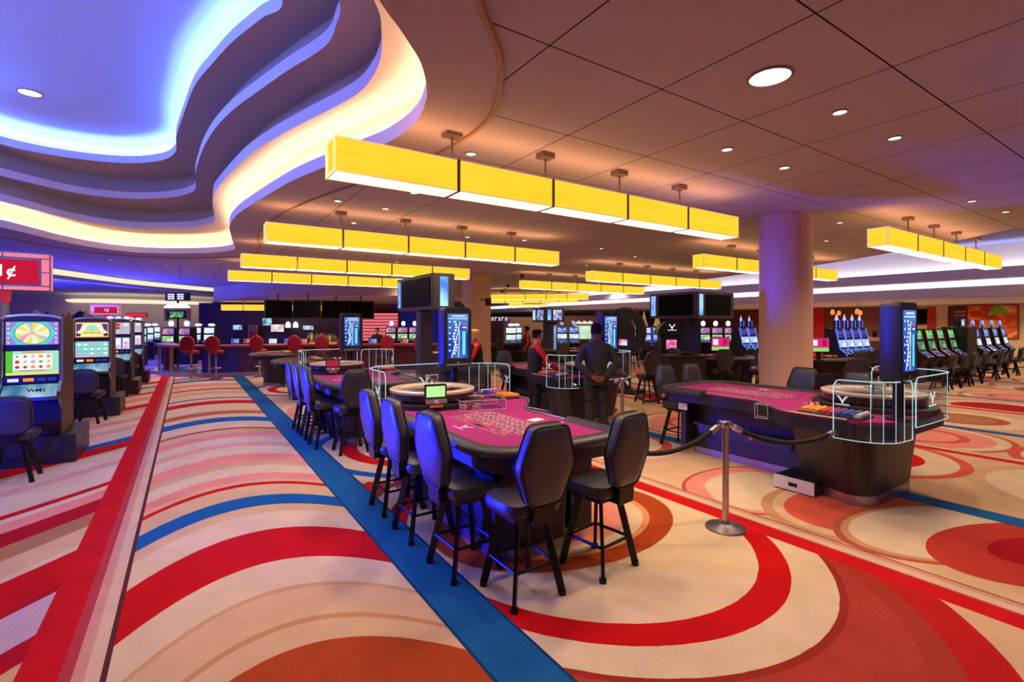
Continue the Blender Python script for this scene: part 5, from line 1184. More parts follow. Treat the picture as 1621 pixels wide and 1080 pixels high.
for i, u in enumerate((372,392,432,456,480,566,590,640)):
    t = thing('bar_game', 'small lit game screen on the bar top, %s from left' % ORD[i], 'game screen', spot(u,18.05,1.05), FACE, 'lit game screens on the bar top')
    MB().bx(-.16,.16,0,.12,0,.2).build('casing', M_CABB, t, 0); MB().bx(-.14,.14,-.006,0,.02,.18).build('screen', screen_mat('bargame_%d' % (i % 3), ('#1a2f9c','#7a1a2a','#c0d8ff')[i % 3], ('#a8c8ff','#ff9a8a','#ffffff')[i % 3], 9, 1.0, 'noise'), t, 0)
R = random.Random(11)
for i in range(16):
    u = 488 + i*2.9; c = ('#6f8a4a','#b8823a','#d8c88a','#8a2a22','#4a6a3a')[i % 5]; h = R.uniform(.24,.36)
    b = MB().lathe([(.04,0),(.042,.01),(.042,h*.6),(.015,h*.78),(.015,h),(.001,h)],10).build('bottle', mat('bottle_'+c[1:], c, .2)); b.location = spot(u, 18.75+.08*(i % 2), 1.12); tag(b, '%s bottle in the row behind the bar, between the red chairs' % ('green','amber','pale yellow','dark red','dark green')[i % 5], 'bottle', 'bottles behind the bar')
t = thing('bottle_shelf', 'low stepped bottle shelf behind the bar', 'shelf', spot(510,19), FACE); MB().bx(-.75,.75,-.4,.3,0,1.12).build('shelf_body', M_WOODBLK, t, 0); MB().bx(-.75,.75,-.41,-.4,.95,1.1).build('lit_front', G('#c9a67a', .6), t, 0)
def hanging_tv(w, h):
    t = thing('hanging_television', '', 'television')
    MB().bx(-w/2,w/2,-.04,.04,2.0,2.0+h).build('casing', M_PLAST, t, 0, bevel=.006); MB().bx(-w/2+.025,w/2-.025,-.043,-.04,2.03,2.0+h-.03).build('screen', M_TVB, t, 0)
    MB().cyl((0,.06,2.0+h*.5),(0,.06,3.0),.025,10).bx(-.15,.15,.03,.08,2.2,2.5).build('ceiling_pole', M_BLKMET, t); return t
HT = hanging_tv(1.12,.74); HTT = snap(HT)
for i, (u, d, r) in enumerate(((441,20,.9),(486,20,0),(532,20.5,.25),(571,21,.1))):
    o = HT if i == 0 else copy_tree(HT, tree=HTT); o.location = spot(u,d); o.rotation_euler[2] = FACE+r; tag(o, 'dark television hanging over the bar, %s from left' % ORD[i], 'television', 'televisions over the bar')
bw = MB().box((0,0,1.5),(9.5,.3,3.0)); o = struct('wall_bar', bw, mat('bar_wall_brown', '#4a3028', .6, noise=.1), 0); o.location = spot(445,29); o.rotation_euler[2] = FACE
for u, v0, v1, ww, a, b, lb in ((376,514,523,16,'#d8f0ff','#6a8ab0','small lit television on the dark bar wall, leftmost'),(439,513,526,22,'#ffffff','#d0a0a8','large bright television on the bar wall, below the hanging sets'),(423,503,516,16,'#c0f0ff','#3a6a7a','slim lit display above the bright bar television'),(488,515,523,18,'#f0f4ff','#7a9ac0','small lit television on the bar wall, behind the bottles')):
    d = 28.3; t = thing('wall_television', lb, 'television', spot(u,d), FACE); w = ww/FPX*d/2; z0, z1 = hgt(v1,d), hgt(v0,d)
    MB().bx(-w,w,0,.1,z0,z1).build('casing', M_PLAST, t, 0); MB().bx(-w+.03,w-.03,-.01,0,z0+.03,z1-.03).build('screen', screen_mat('walltv_%d' % u, b, a, 4, 1.1, 'noise'), t, 0)
t = thing('framed_picture', 'orange-framed red picture on the dark bar wall', 'picture', spot(400,28.4), FACE); MB().bx(-.26,.26,0,.06,.9,1.7).build('frame', mat('frame_orange', '#c8662a', .5), t, 0); MB().bx(-.2,.2,-.01,0,.96,1.64).build('print', screen_mat('picture_print','#6a1420','#2a4a9c',3,.5,'noise'), t, 0)
for i, u in enumerate((456,468)):
    t = thing('lamp', 'small white glowing lamp on the bar wall, %s of two' % ('left','right')[i], 'lamp', spot(u,28.4,1.55), FACE, 'white bar wall lamps'); MB().lathe([(.14,0),(.14,.2),(.08,.32),(.001,.36)],14).build('lamp_shade', G('#e8f6ff', 1.3), t); MB().cyl((0,0,-.1),(0,0,0),.05,10).build('lamp_base', M_BLKMET, t)
for i, u in enumerate((352,362,371)):      # slim iron screen posts at the bar corner
    pass
# lowered ceiling over the bar
BK = smooth_line([(p.x,p.y) for p in (spot(338,26), spot(400,23.2), spot(480,21.8), spot(560,21.3), spot(650,21.5), spot(748,23))], 6)
far = [Vector(spot(735,41)[:2]), Vector(spot(330,40)[:2])]
m = MB(); strip(m, BK, 0, .06, 3.0, 3.7); pts = BK+far; m.add([(p.x,p.y,3.0) for p in pts],[tuple(x) for x in tessellate_polygon([[Vector((p.x,p.y,0)) for p in pts]])]); struct('ceiling_bar', m, mat('bulkhead_paint', '#cbb7a4', .85), 30)
# red lit striped wall behind the bar and alcove with its blue light painted in
m = MB(); [m.bx(-1.15,1.15,-.03,0,.75+.19*i,.9+.19*i) for i in range(9)]; m.bx(-1.25,1.25,0,.15,0,2.7); t = thing('striped_light_wall', 'glowing pink-red striped wall behind the bar', 'light wall', spot(600,30), FACE)
MB().bx(-1.25,1.25,0,.15,0,2.7).build('backing', M_MAROON, t, 0); m = MB(); [m.bx(-1.15,1.15,-.03,0,.75+.19*i,.89+.19*i) for i in range(9)]; m.build('light_bars', glow('light_bar_red', '#f0707c', .95), t, 0)
o = struct('wall_alcove', MB().box((0,0,1.4),(4.2,.2,2.8)), mat('alcove_lit_tint', '#3432a8', .7, emit='#3432c8', strength=.12), 0); o.location = spot(668,31); o.rotation_euler[2] = FACE  # alcove's lighting put into the wall colour and a faint glow
# ------------------------------------------------------------------ left side: lit cove, oval, prize shelf
LC = smooth_line([(-5.4,20.5),(-3.94,23),(-2.18,26.8),(-.4,29.2),(1.5,31.2)], 6)
m = MB(); strip(m, LC, 0, .05, 3.5, 3.7); o = m.build('cove_light_strip', glow('far_cove_light', '#ffeccb', 1.0), smooth=30); tag(o, 'long warm light strip across the ceiling behind the penny sign', 'light strip'); o['kind'] = 'structure'
m = MB(); strip(m, LC, -.06, .1, 3.36, 3.5); struct('trim_8', m, M_SOFF, 30)
m = MB().add([(4.2*math.cos(2*PI*i/40),6.5*math.sin(2*PI*i/40),3.2) for i in range(40)]+[(4.3*math.cos(2*PI*i/40),6.6*math.sin(2*PI*i/40),3.32) for i in range(40)], [tuple(range(39,-1,-1))]+[(i,(i+1)%40,(i+1)%40+40,i+40) for i in range(40)]); o = m.build('ceiling_light_oval', glow('oval_light', '#fff0d0', .95), smooth=30); o.location = spot(258,37); o.rotation_euler[2] = FACE; tag(o, 'large oval of warm light in the far left ceiling', 'ceiling light'); o['kind'] = 'structure'
t = thing('display_cabinet', 'tall dark cabinet behind the left slots carrying colourful prizes', 'cabinet', spot(96,13.1), FACE); MB().bx(-.95,.95,-.25,.25,0,1.9).build('body', M_CABB, t, 0, bevel=.01)
pc = ['#c8502a','#e8e4f0','#d0c8d8','#3a4a9c','#15151c','#e07a2a','#e8a03a','#d8b05a','#b8542a','#0f0f14','#d8ccb0','#cfc6d6']
for i, c in enumerate(pc):
    h = (.16,.26,.2,.22,.12,.18,.16,.2,.16,.24,.26,.14)[i]; r = (.05,.1,.09,.07,.06,.05,.08,.07,.06,.12,.06,.1)[i]
    o = MB().lathe([(r*.7,0),(r,h*.2),(r*.9,h*.6),(r*.5,h*.85),(.001,h)],12).build('prize', mat('prize_'+str(i), c, .5)); o.location = spot(48+8.8*i,13.1,1.9); tag(o, 'small %s prize on the dark cabinet behind the left slots, %s from left' % (('orange','white','lilac','blue','black','orange','amber','golden','rust','black','cream','lilac')[i], ORD[i]), 'prize', 'prizes on the left cabinet')
# ------------------------------------------------------------------ right side: shops under the low soffit
def wy(u, X=29.9): return X*(CS-(u-CXP)/FPX*SN)/(SN+(u-CXP)/FPX*CS)
def rwall(name, u0, u1, z0, z1, m, th=.08, X=29.95, kind=True):
    y0, y1 = wy(u1,X), wy(u0,X); o = MB().bx(X-th,X,y0,y1,z0,z1).build(name, m, None, 0)
    if kind: o['kind'] = 'structure'
    return o
rwall('wall_wood', 1306, 1412, 0, 2.62, mat('wood_panel', '#7a4420', .5, noise=.2, nscale=3)); rwall('wall_wood', 1010, 1240, 0, 2.62, MATS['wood_panel'])
rwall('wall_red', 1240, 1306, 0, 2.62, mat('wall_red_paint', '#d8141c', .6), .12)
t = thing('food_mural', 'long food picture on the right wall, maroon panel with white script at its left', 'picture', (29.93, wy(1556), 0), -PI/2)
a, b = wy(1556)-wy(1612), wy(1500)-wy(1556); L0, L1 = -b, a
MB().bx(L0,L1,0,.05,1.12,2.62).build('backing', mat('mural_maroon', '#5f1420', .6), t, 0)
def mural_mat():
    m = bpy.data.materials.new('mural_food'); m.use_nodes = True; nt = m.node_tree; bb = nt.nodes['Principled BSDF']; tc = nt.nodes.new('ShaderNodeTexCoord'); n = nt.nodes.new('ShaderNodeTexNoise'); n.inputs['Scale'].default_value = 2.2; n.inputs['Detail'].default_value = 2; n.inputs['Distortion'].default_value = 1.5
    nt.links.new(tc.outputs['Object'], n.inputs['Vector']); r = nt.nodes.new('ShaderNodeValToRGB'); e = r.color_ramp.elements; e[0].position = .32; e[0].color = lin('#b8240f')+(1,); e[1].position = .68; e[1].color = lin('#ffd98a')+(1,)
    for p, c in ((.45,'#e0561c'),(.56,'#f08a3a')): x = e.new(p); x.color = lin(c)+(1,)
    nt.links.new(n.outputs['Fac'], r.inputs[0]); nt.links.new(r.outputs[0], bb.inputs['Base Color']); bb.inputs['Roughness'].default_value = .6; return m
xs = L0+(L1-L0)*.30; pic = MB().bx(xs,L1-.03,-.012,0,1.15,2.59).build('food_photograph', mural_mat(), t, 0)
m = MB(); [m.add([(xs+.45*k+.3+.22*math.cos(2*PI*i/18),-.016,2.25-.1*(k % 2)+.15*math.sin(2*PI*i/18)) for i in range(18)],[tuple(range(17,-1,-1))]) for k in range(2)]; m.build('salami_slice', mat('salami', '#c8321a', .6), pic, 0)
lf = [(-.34,-.16),(-.2,.1),(0,.24),(.2,.2),(.36,.02),(.2,-.12),(0,-.06),(-.15,-.18)]; MB().add([(L0+(L1-L0)*.72+x,-.018,2.32+z) for x, z in lf],[tuple(range(7,-1,-1))]).build('green_leaf', mat('basil_green', '#6fc832', .6), pic, 0)
m = MB(); [m.bx(L0+.25+.1*i,L0+.25+.1*i+.07,-.008,0,2.3-.16*j,2.36-.16*j+.02*(i % 2)) for i in range(4) for j in range(2)]; m.build('white_script', mat('script_white', '#c8a8a8', .6), t, 0)
t = thing('wall_television', 'dark television with a red side panel left of the food mural', 'television', (29.9, wy(1463), 0), -PI/2); MB().bx(-.5,.1,0,.08,1.75,2.5).build('screen', M_TVB, t, 0); MB().bx(.12,.42,0,.06,1.55,2.6).build('red_panel', mat('wall_red_paint2', '#b81a1a', .6), t, 0)
def pend():
    t = thing('pendant_lamp', '', 'lamp'); MB().cyl((0,0,2.42),(0,0,2.68),.008,6).build('cord', M_BLKMET, t); MB().lathe([(.035,2.42),(.075,2.36),(.08,2.24),(.06,2.19)],14).build('glass_shade', glow('pendant_glow', '#ff7a3a', 1.6), t); MB().lathe([(.001,2.24),(.04,2.28),(.001,2.33)],10).build('bulb', glow('bulb_glow', '#ffe2b0', 3), t); return t
PD = pend(); PDT = snap(PD)
for i, (u, d) in enumerate(((1318,22),(1328,24),(1357,21),(1362,23.5),(1402,21.5),(1404,24),(1034,25),(1008,26))):
    o = PD if i == 0 else copy_tree(PD, tree=PDT); o.location = spot(u,d); tag(o, 'orange glass pendant lamp over the %s, %s from left' % ((('wood-panelled counter', ORD[i]) if i < 6 else ('cone-topped machines', ('second','first')[i-6]))), 'lamp', 'orange pendant lamps')
t = thing('food_counter', 'pale counter with small appliances before the wood-panelled wall', 'counter', (27.6, wy(1392,27.6), 0), -PI/2); MB().bx(-1.3,1.3,0,.7,0,.95).build('body', mat('counter_front', '#6a4a3a', .5), t, 0); MB().bx(-1.35,1.35,-.05,.75,.95,1.12).build('top', mat('counter_top', '#d8c4a4', .4), t, 0)
m = MB(); [m.cyl((-.3+.3*i,.3,1.12),(-.3+.3*i,.3,1.42),.1,12) for i in range(3)]; m.build('coffee_urn', M_BLKMET, t)
m = MB().bx(27,27.06,wy(1305,27),wy(1240,27),2.3,2.34); 
for i, (x, y) in enumerate(((24,4.2),(24,6.2),(24,8.6),(24,11.5),(24,15))): d = copy_tree(dsm, (x,y,2.68), tree=ts); tag(d, 'small round downlight under the low soffit before the shops', 'light', 'soffit downlights before the shops')
# ------------------------------------------------------------------ centre distance
def panel(name, u0, u1, v0, v1, d, m, th=.2):
    w = (u1-u0)/FPX*d; o = MB().bx(-w/2,w/2,0,th,hgt(v1,d),hgt(v0,d)).build(name, m, None, 0); o.location = spot((u0+u1)/2,d); o.rotation_euler[2] = FACE; return o
o = panel('wall_partition', 800, 862, 502, 560, 32, mat('partition_beige', '#b9a08c', .8)); o['kind'] = 'structure'
o = panel('wall_partition', 882, 945, 500, 560, 32, mat('partition_mauve', '#9a6a70', .8)); o['kind'] = 'structure'
o = panel('wall_partition', 772, 800, 508, 560, 32, mat('partition_dark', '#3a2430', .8)); o['kind'] = 'structure'
o = panel('column_blue', 797, 807, 505, 560, 30, mat('blue_column', '#6a6ad0', .6)); o['kind'] = 'structure'
o = panel('window_1', 861, 882, 515, 560, 31.8, screen_mat('frosted_blue','#6f8ac8','#c8e0ff',1,.7,'noise'), .1); o['kind'] = 'structure'
t = thing('projection_screen', 'wide pale green lit screen with white sign strip, beyond the suited man', 'screen', spot(922,31), FACE); w = 27/FPX*31/2
MB().bx(-w-.1,w+.1,0,.1,hgt(538,31),hgt(514,31)).build('frame', mat('screen_frame', '#8a7a74', .6), t, 0); MB().bx(-w,w,-.02,0,hgt(536.5,31),hgt(516,31)).build('screen', screen_mat('green_field','#7fc87a','#f0fff0',.8,1.0,'noise'), t, 0)
m = MB(); [m.bx(-w-.12+.12*i,-w-.12+.12*i+.08,-.03,0,hgt(513,31),hgt(508+(i*7) % 3,31)) for i in range(11)]; m.build('sign_letters', G('#fff8e8', 1.1), t, 0)
t = thing('letter_sign', 'row of white hanging letters right of the square column', 'sign', spot(788,29), FACE); MB().bx(-.6,.6,0,.05,hgt(502,29)+.0,hgt(501,29)).build('rail', M_BLKMET, t, 0); m = MB()
for i in range(6):
    x = -.5+.2*i; m.bx(x-.06,x-.03,-.01,.01,hgt(508,29),hgt(502,29)); m.bx(x-.06,x+.05,-.01,.01,hgt(503.2,29),hgt(502,29)) if i % 2 == 0 else m.bx(x+.02,x+.05,-.01,.01,hgt(508,29),hgt(502,29))
m.build('letters', G('#fff4ff', 1.2), t, 0)
for i, (u, d) in enumerate(((809,24),(818,25))):
    put_slot('white', spot(u,d), FACE, 'far lit machine top right of the square column, %s of two' % ('left','right')[i], 'far machines right of the column')
def cam_dome():
    t = thing('security_camera', '', 'camera'); MB().lathe([(.09,0),(.09,-.05),(.075,-.06)],16).build('mount', M_PLAST, t); MB().lathe([(.075,-.06),(.07,-.11),(.04,-.145),(.001,-.155)],16).build('dome', mat('dome_black', '#0a0a0c', .15), t); return t
CD = cam_dome(); CDT = snap(CD)
for i, (u, v) in enumerate(((827,438),(804,453),(770,457),(795,462),(1020,473),(853,459),(888,460))):
    o = CD if i == 0 else copy_tree(CD, tree=CDT); q = at(u,v,3.62); o.location = (q.x,q.y,3.7); tag(o, 'small black camera dome on the distant ceiling', 'camera', 'camera domes on the ceiling')
t = thing('ceiling_speaker', 'black speaker on a bracket at the right of the square column', 'speaker', spot(773,18.5), FACE); MB().box((0,0,hgt(478,18.5)),(.22,.2,.26),0,rot(.3)).build('casing', M_PLAST, t, 0, bevel=.02); MB().cyl((-.3,.1,hgt(474,18.5)),(0,.05,hgt(476,18.5)),.02,8).build('bracket', M_BLKMET, t)

# ------------------------------------------------------------------ people
M_SKIN = {'light': mat('skin_light', '#d8a283', .5), 'dark': mat('skin_dark', '#7a4630', .5)}
M_EYEW = mat('eye_white', '#efe9e4', .3); M_EYED = mat('eye_dark', '#1a120e', .3); M_LIPS = mat('lips', '#a85a52', .5)
def skinned(V, E, Rr, root=0, sub=2):
    me = bpy.data.meshes.new('tmp'); me.from_pydata([tuple(v) for v in V], E, []); o = bpy.data.objects.new('tmp', me); col.objects.link(o)
    o.modifiers.new('skin', 'SKIN'); sv = me.skin_vertices[0].data
    for i, r in enumerate(Rr): sv[i].radius = r if isinstance(r, tuple) else (r, r); sv[i].use_root = i == root
    s = o.modifiers.new('sub', 'SUBSURF'); s.levels = sub
    dg = bpy.context.evaluated_depsgraph_get(); ev = o.evaluated_get(dg); m = ev.to_mesh()
    out = ([tuple(v.co) for v in m.vertices], [tuple(p.vertices) for p in m.polygons]); ev.to_mesh_clear(); bpy.data.objects.remove(o); bpy.data.meshes.remove(me); return out
def head(mb, c, M, k=1.0):
    """head about c (base of skull), face towards -y in M"""
    old = mb.M; mb.M = old @ Matrix.Translation(c) @ M @ Matrix.Scale(k, 4)
    prof = [(-.10,.030,.040,-.03),(-.095,.046,.055,-.030),(-.07,.056,.074,-.022),(-.04,.064,.084,-.012),(0,.071,.09,-.004),(.035,.074,.096,.002),(.07,.074,.098,.004),(.1,.068,.09,.006),(.122,.05,.068,.008),(.135,.022,.03,.01)]
    mb.loft([[(rx*math.cos(2*PI*i/20), yo+ry*math.sin(2*PI*i/20), z) for i in range(20)] for z, rx, ry, yo in prof], 0)
    mb.loft([[(-.012,-.088,.03),(.012,-.088,.03),(.008,-.07,.03),(-.008,-.07,.03)],[(-.018,-.112,-.018),(.018,-.112,-.018),(.014,-.08,-.018),(-.014,-.08,-.018)],[(-.016,-.096,-.028),(.016,-.096,-.028),(.014,-.08,-.03),(-.014,-.08,-.03)]],0)
    for sx in (-1,1):
        e = [(sx*.074+.008*math.cos(2*PI*i/10)*sx, .01+.018*math.cos(2*PI*i/10), .005+.032*math.sin(2*PI*i/10)) for i in range(10)]; mb.loft([e,[(x+sx*.014,y+.01,z*1.08) for x, y, z in e]],0)
        mb.lathe([(.001,-.011),(.012,0),(.001,.011)],8,1,c=(sx*.031,-.083,.03)); mb.lathe([(.001,-.006),(.006,0),(.001,.006)],8,2,c=(sx*.031,-.094,.03))
        mb.bar((sx*.048,-.082,.05),(sx*.016,-.094,.052),.008,.008,(0,0,1),2)
    mb.bar((-.024,-.093,-.052),(.024,-.093,-.052),.013,.01,(0,0,1),3); mb.M = old
def hand(mb, w, d, palm, k=1.0, curl=.5):
    """palm and five fingers from wrist w along d; palm = palm normal"""
    w, d, n = Vector(w), Vector(d).normalized(), Vector(palm).normalized(); s = d.cross(n).normalized(); n = s.cross(d)
    mb.loft([[w+d*a*k+(s*x+n*y)*k for x, y in ((-b,-.012),(b,-.012),(b,.012),(-b,.012))] for a, b in ((-.02,.026),(.02,.034),(.06,.042),(.09,.042))],0)
    for i, ln in enumerate((.065,.078,.083,.074,)):
        x = (.033-.022*i)*(-1); p = w+d*.088*k+s*x*k; pts = [p]
        for j in range(3):
            a = curl*(j+.4)*.75; pts.append(pts[-1]+(d*math.cos(a)+n*math.sin(a))*ln*k*(.45,.32,.26)[j])
        mb.tube(pts,[.0095*k,.009*k,.008*k,.006*k],7,0)
    p = w+d*.03*k+s*.036*k; mb.tube([p,p+(d*.6+s*.7+n*.3)*.038*k,p+(d*1.15+s*.85+n*.5)*.055*k],[.0115*k,.0105*k,.007*k],7,0)
def person(label, loc, rz, H, skin, arms, top, legs, hair, vest=None, lean=0, sleeve=None, headturn=0, tie=None, long_hair=False, woman=False):
    k = H/1.78; t = thing('person', label, 'person', loc, rz); b = MB(); b.M = Matrix.Scale(k, 4)
    L = lambda p: Vector((p[0], p[1]-math.sin(lean)*max(0,p[2]-.95), .95+(p[2]-.95)*math.cos(lean) if p[2] > .95 else p[2]))
    sh = .165 if woman else .19; hips = .1
    V = [L((0,.01,.96)),L((0,.0,1.15)),L((0,.0,1.36)),L((0,.01,1.47)),L((0,-.005,1.58))]; Rr = [(.15,.1),(.13,.09),(.15,.1),(.062,.06),(.055,.058)]; E = [(0,1),(1,2),(2,3),(3,4)]
    for sx, arm in zip((-1,1), arms):
        o = len(V); V += [L((sx*sh,.01,1.42)), Vector(arm[0]), Vector(arm[1])]; Rr += [.055,.043,.03]; E += [(2,o),(o,o+1),(o+1,o+2)]
        o = len(V); V += [Vector((sx*.095,.01,.88)),Vector((sx*.105,-.015,.5)),Vector((sx*.11,.03,.09)),Vector((sx*.115,-.1,.035))]; Rr += [.07,.042,.03,.026]; E += [(0,o),(o,o+1),(o+1,o+2),(o+2,o+3)]
    b.add(*skinned(V, E, Rr)); HM = Matrix.Rotation(headturn,4,'Z'); hc = L((0,-.012,1.645)); head(b, hc, HM)
    for arm in arms: hand(b, arm[1], arm[2], arm[3], 1.0, arm[4])
    b.build('body', [M_SKIN[skin], M_EYEW, M_EYED, M_LIPS], t, smooth=60).name = 'body'
    ell = lambda z, rx, ry, yo=0: [tuple(L((rx*math.copysign(abs(math.cos(2*PI*i/24))**.8,math.cos(2*PI*i/24)), yo+ry*math.sin(2*PI*i/24), z))) for i in range(24)]
    # trousers
    q = MB(); q.M = Matrix.Scale(k,4)
    q.loft([ell(.80,.165,.115,.01),ell(.9,.175,.125,.015),ell(1.0,.165,.115,.01),ell(1.06,.155,.105)],0)
    for sx in (-1,1): q.tube(smooth_line([(sx*.09,.01,.92),(sx*.1,.0,.72),(sx*.108,-.012,.5),(sx*.112,.015,.28),(sx*.114,.02,.05)],4),[.098-.034*i/16 for i in range(17)],14,flat=1.05)
    q.build('trousers', legs, t, smooth=60)
    for sx in (-1,1):
        s = MB(); s.M = Matrix.Scale(k,4); s.loft([[(sx*.115+x*wd,y,z) for x, z in ((-1,.0),(1,.0),(1,h*.6),(.6,h),(-.6,h),(-1,h*.6))] for y, wd, h in ((.09,.03,.05),(.05,.042,.085),(-.02,.045,.08),(-.1,.048,.055),(-.165,.035,.04),(-.185,.015,.03))],0); s.build('shoe', mat('shoe_black', '#121013', .3), t, smooth=40)
    # upper garments
    def torso(z0, ex, flare=0):
        w = .88 if woman else 1
        R_ = [(z0,.175+flare,.125+flare*.6),(.98,.17,.12),(1.1,.155,.11),(1.22,.175*w,.118),(1.34,.195*w,.12),(1.42,.185*w,.108),(1.47,.12,.085),(1.505,.068,.066)]
        return [ell(z, (rx+ex), ry+ex, .005) for z, rx, ry in R_ if z >= z0-.001]
    def sleeves(mb, r0, r1, mi=0):
        for sx, arm in zip((-1,1), arms):
            P = smooth_line([L((sx*(sh-.06),.005,1.41)), L((sx*(sh+.005),.01,1.385)), (Vector(L((sx*sh,.01,1.42)))+Vector(arm[0]))/2+Vector((sx*.012,0,0)), Vector(arm[0]), (Vector(arm[0])+Vector(arm[1]))/2, Vector(arm[1])],4)
            n = len(P); mb.tube(P,[r0+(r1-r0)*i/(n-1) for i in range(n)],14,mi)
    j = MB(); j.M = Matrix.Scale(k,4)
    if vest:
        j.loft(torso(.98,.006),0); sleeves(j,.064,.042); j.build('shirt', top, t, smooth=60)
        v = MB(); v.M = Matrix.Scale(k,4); v.loft(torso(.9,.016)[:-2]+[ell(1.455,.125,.092,.005)],0); v.build('waistcoat', vest, t, smooth=60)
    else:
        j.loft(torso(.80,.02,.025),0); sleeves(j,.07,.05); o = j.build('jacket', top, t, smooth=60)
        vt = MB(); vt.M = Matrix.Scale(k,4); vt.bar((0,.158,.79),(0,.15,1.0),.008,.012,(1,0,0)); vt.build('back_vent', M_BLKMET, o, 0)
    cl = MB(); cl.M = Matrix.Scale(k,4); cl.loft([ell(1.49,.068,.066,.005),ell(1.53,.062,.062,.0),ell(1.54,.058,.058,.0)],0); cl.build('collar', top if vest else M_SUIT, t, smooth=60)
    # hair
    h = MB(); h.M = Matrix.Scale(k,4) @ Matrix.Translation(hc) @ HM; e = .012 if not long_hair else .03
    rows = []
    for z, rx, ry, yo in ((-.035,.066,.09,.0),(0,.073,.094,0),(.035,.076,.099,.002),(.07,.076,.1,.004),(.1,.07,.092,.006),(.124,.052,.07,.008),(.139,.024,.032,.01)):
        ring = []
        for i in range(24):
            a = 2*PI*i/24; f = 1.0 if math.sin(a) > -.35 or z > .075 else -.0
            g = e if f else -.012
            ring.append(((rx+g)*math.cos(a)*(1.0 if abs(math.cos(a)) < .8 or z > .03 or not f else .93), yo+(ry+g)*math.sin(a), z+(.01 if f else 0)))
        rows.append(ring)
    h.loft(rows,0)
    if long_hair:
        R = random.Random(2)
        for i in range(26):
            a = R.uniform(-.35,PI+.35); z = R.uniform(-.05,.12); rr = .075*math.sqrt(max(.1,1-(max(0,z)/.16)**2)); h.lathe([(.001,-.03),(.026,-.015),(.03,.005),(.001,.03)],8,0,c=(rr*1.15*math.cos(a),.01+rr*1.35*math.sin(a),z))
    h.build('hair', hair, t, smooth=70); return t
M_SUIT = mat('suit_charcoal', '#1f1d23', .8, noise=.1, nscale=40); M_REDS = mat('red_shirt', '#d0121a', .7); M_VEST = mat('black_waistcoat', '#141216', .8); M_TROU = mat('black_trousers', '#0f0e12', .85)
M_HB = mat('hair_black', '#14100e', .9, spec=.1); M_HBR = mat('hair_brown', '#2a1a12', .9, spec=.1); M_HBL = mat('hair_blonde', '#d8a860', .6)
behind = [((-.30,.10,1.13),(-.10,.20,.94),(.85,.05,-.35),(0,-1,0),.7),((.30,.10,1.13),(.10,.21,.95),(-.85,.05,-.35),(0,-1,0),.7)]
p = spot(944,8.05); person('man in a dark suit seen from behind, hands clasped at his back', p, FACE+PI-.05, 1.79, 'dark', behind, M_SUIT, M_SUIT, M_HB)
reach = [((-.235,-.20,1.13),(-.19,-.44,1.0),(.1,-.8,-.35),(0,0,-1),.35),((.235,-.19,1.14),(.2,-.42,.99),(0,-.8,-.3),(0,0,-1),.35)]
p = spot(846,9.1); person('dealer in red shirt and black waistcoat reaching over the felt', p, 1.35, 1.68, 'light', reach, M_REDS, M_TROU, M_HBR, vest=M_VEST, lean=.08)
rest = [((-.225,-.13,1.16),(-.17,-.36,1.02),(.0,-.9,-.25),(0,0,-1),.25),((.225,-.13,1.16),(.17,-.36,1.02),(0,-.9,-.25),(0,0,-1),.25)]
p = spot(757,10.85); person('blonde woman in red shirt and black waistcoat leaning on a dark desk', p, -2.0, 1.66, 'light', rest, M_REDS, M_TROU, M_HBL, vest=M_VEST, lean=.12, long_hair=True, woman=True)
down_ = [((-.25,.03,1.14),(-.24,-.08,.9),(0,-.15,-1),(1,0,0),.4),((.25,.03,1.14),(.24,-.08,.9),(0,-.15,-1),(-1,0,0),.4)]
person('far dealer in red shirt and black waistcoat, left of the suited man', spot(834,18.5), FACE-1.6, 1.68, 'dark', down_, M_REDS, M_TROU, M_HB, vest=M_VEST)
person('dark-haired person in dark clothes behind the bar, before the red light wall', spot(597,19.4), FACE, 1.62, 'light', down_, M_SUIT, M_TROU, M_HB)
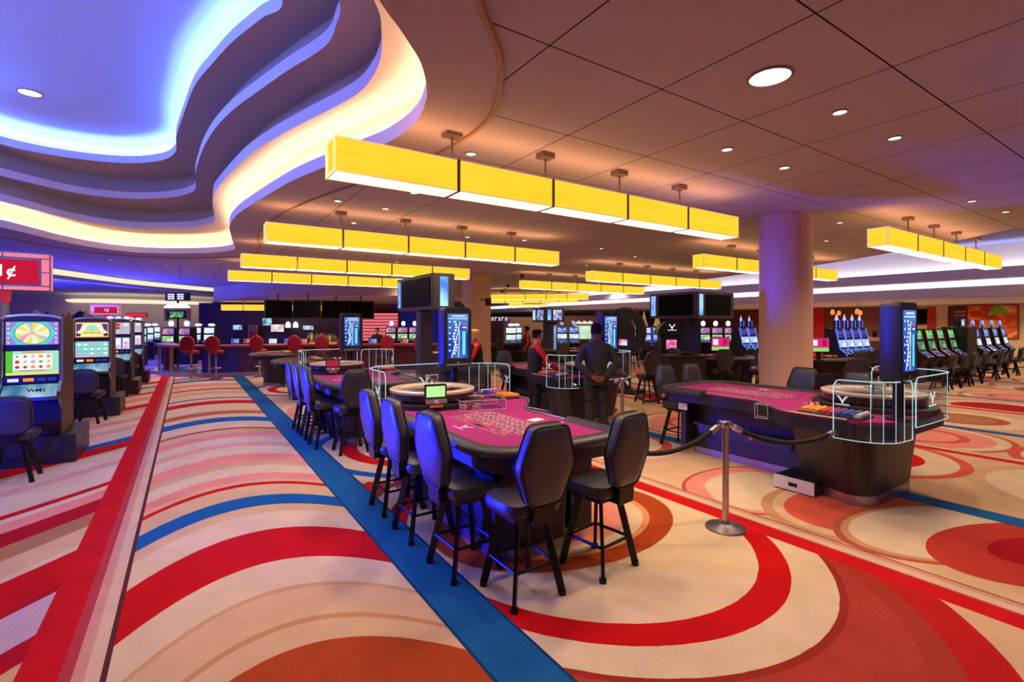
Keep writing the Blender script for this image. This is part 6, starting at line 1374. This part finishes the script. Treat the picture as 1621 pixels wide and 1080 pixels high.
# ------------------------------------------------------------------ light from the room's lamps, and from added lamps without fittings
def down(x, y, p, c='#ffdcb6', z=3.66, ang=2.3, size=.12):
    light('downlight_or_fill_beam', 'SPOT', (x, y, z), c, p, size, (x, y, 0), ang, blend=.7)
down(3.74, 2.07, 150, size=.1, ang=2.5)
for x, y in ((.6,4.2),(.2,7.6),(4.4,.4),(1.9,.9),(-.6,1.6)): down(x, y, 78, size=.2, ang=2.6)
for x, y in ((4.9,3.19),(6.05,2.6),(2.65,4.85),(2.74,7.9),(5.1,9.5),(6.4,8.6),(8.7,9.2),(8.0,2.2),(10.2,2.5),(11.6,5.4),(2.4,12),(8.1,12.6),(5.4,14.6),(10.8,12.1),(13.5,7),(13.5,2.5),(0,13.5)): down(x, y, 140)
down(2.6, 3.05, 85, size=.05); down(1.75, 3.0, 55, size=.05); down(2.2, 6.9, 70, size=.05)  # added spots with no fitting in the ceiling, for shadows under the stools
for x, y in ((-1,20),(3,20),(8,20),(14,15),(18,8),(18,3),(14,22),(8,30),(20,20)): down(x, y, 320, ang=2.7, size=.3)
for x, y in ((2.5,18.2),(4.6,17.4),(6.4,16.6),(.6,19.6),(3,23),(6,22)): down(x, y, 90, '#ffd2a4', 3.6 if y < 19.7 else 2.95, 2.6)  # added warm spots that brighten the bar
for x, y in ((24,4.2),(24,6.2),(24,8.6),(24,11.5),(24,15),(28,4.5),(28,6.5),(28,9.5),(28,12),(28,16)): down(x, y, 170, z=2.64, ang=2.7, size=.2)  # soffit downlights, and spots added to brighten the right wall
# added low blue lamps, unseen, tint the seats; then uplights and dome LED
for x, y, tx, ty, w in ((-3.4,7.9,1.6,3.6,85),(-3.4,11.9,1.6,8.0,75)): light('added_blue_fill', 'AREA', (x, y, .6), '#1420ff', w, .5, (tx, ty, 1.1), spread=.42)
light('added_blue_fill', 'AREA', (-3.4, 5.2, .8), '#1420ff', 13, .4, (-1.7, 7.8, .9), spread=.8)
for x, y in ((-4,27),(-8,23),(-10,31)): light('blue_uplight', 'AREA', (x, y, 2.3), '#3438ff', 1700, 3, (x, y, 5))
for x, y in ((-2.5,3.88),(-3.62,5.3),(-4.03,8),(-3.72,11)): light('dome_cove_lamp', 'AREA', (x, y, 5.2), '#5f84ff', 95, .1, (-1.6, 8.3, 5.62), size_y=.9)
scene.view_settings.exposure = .06
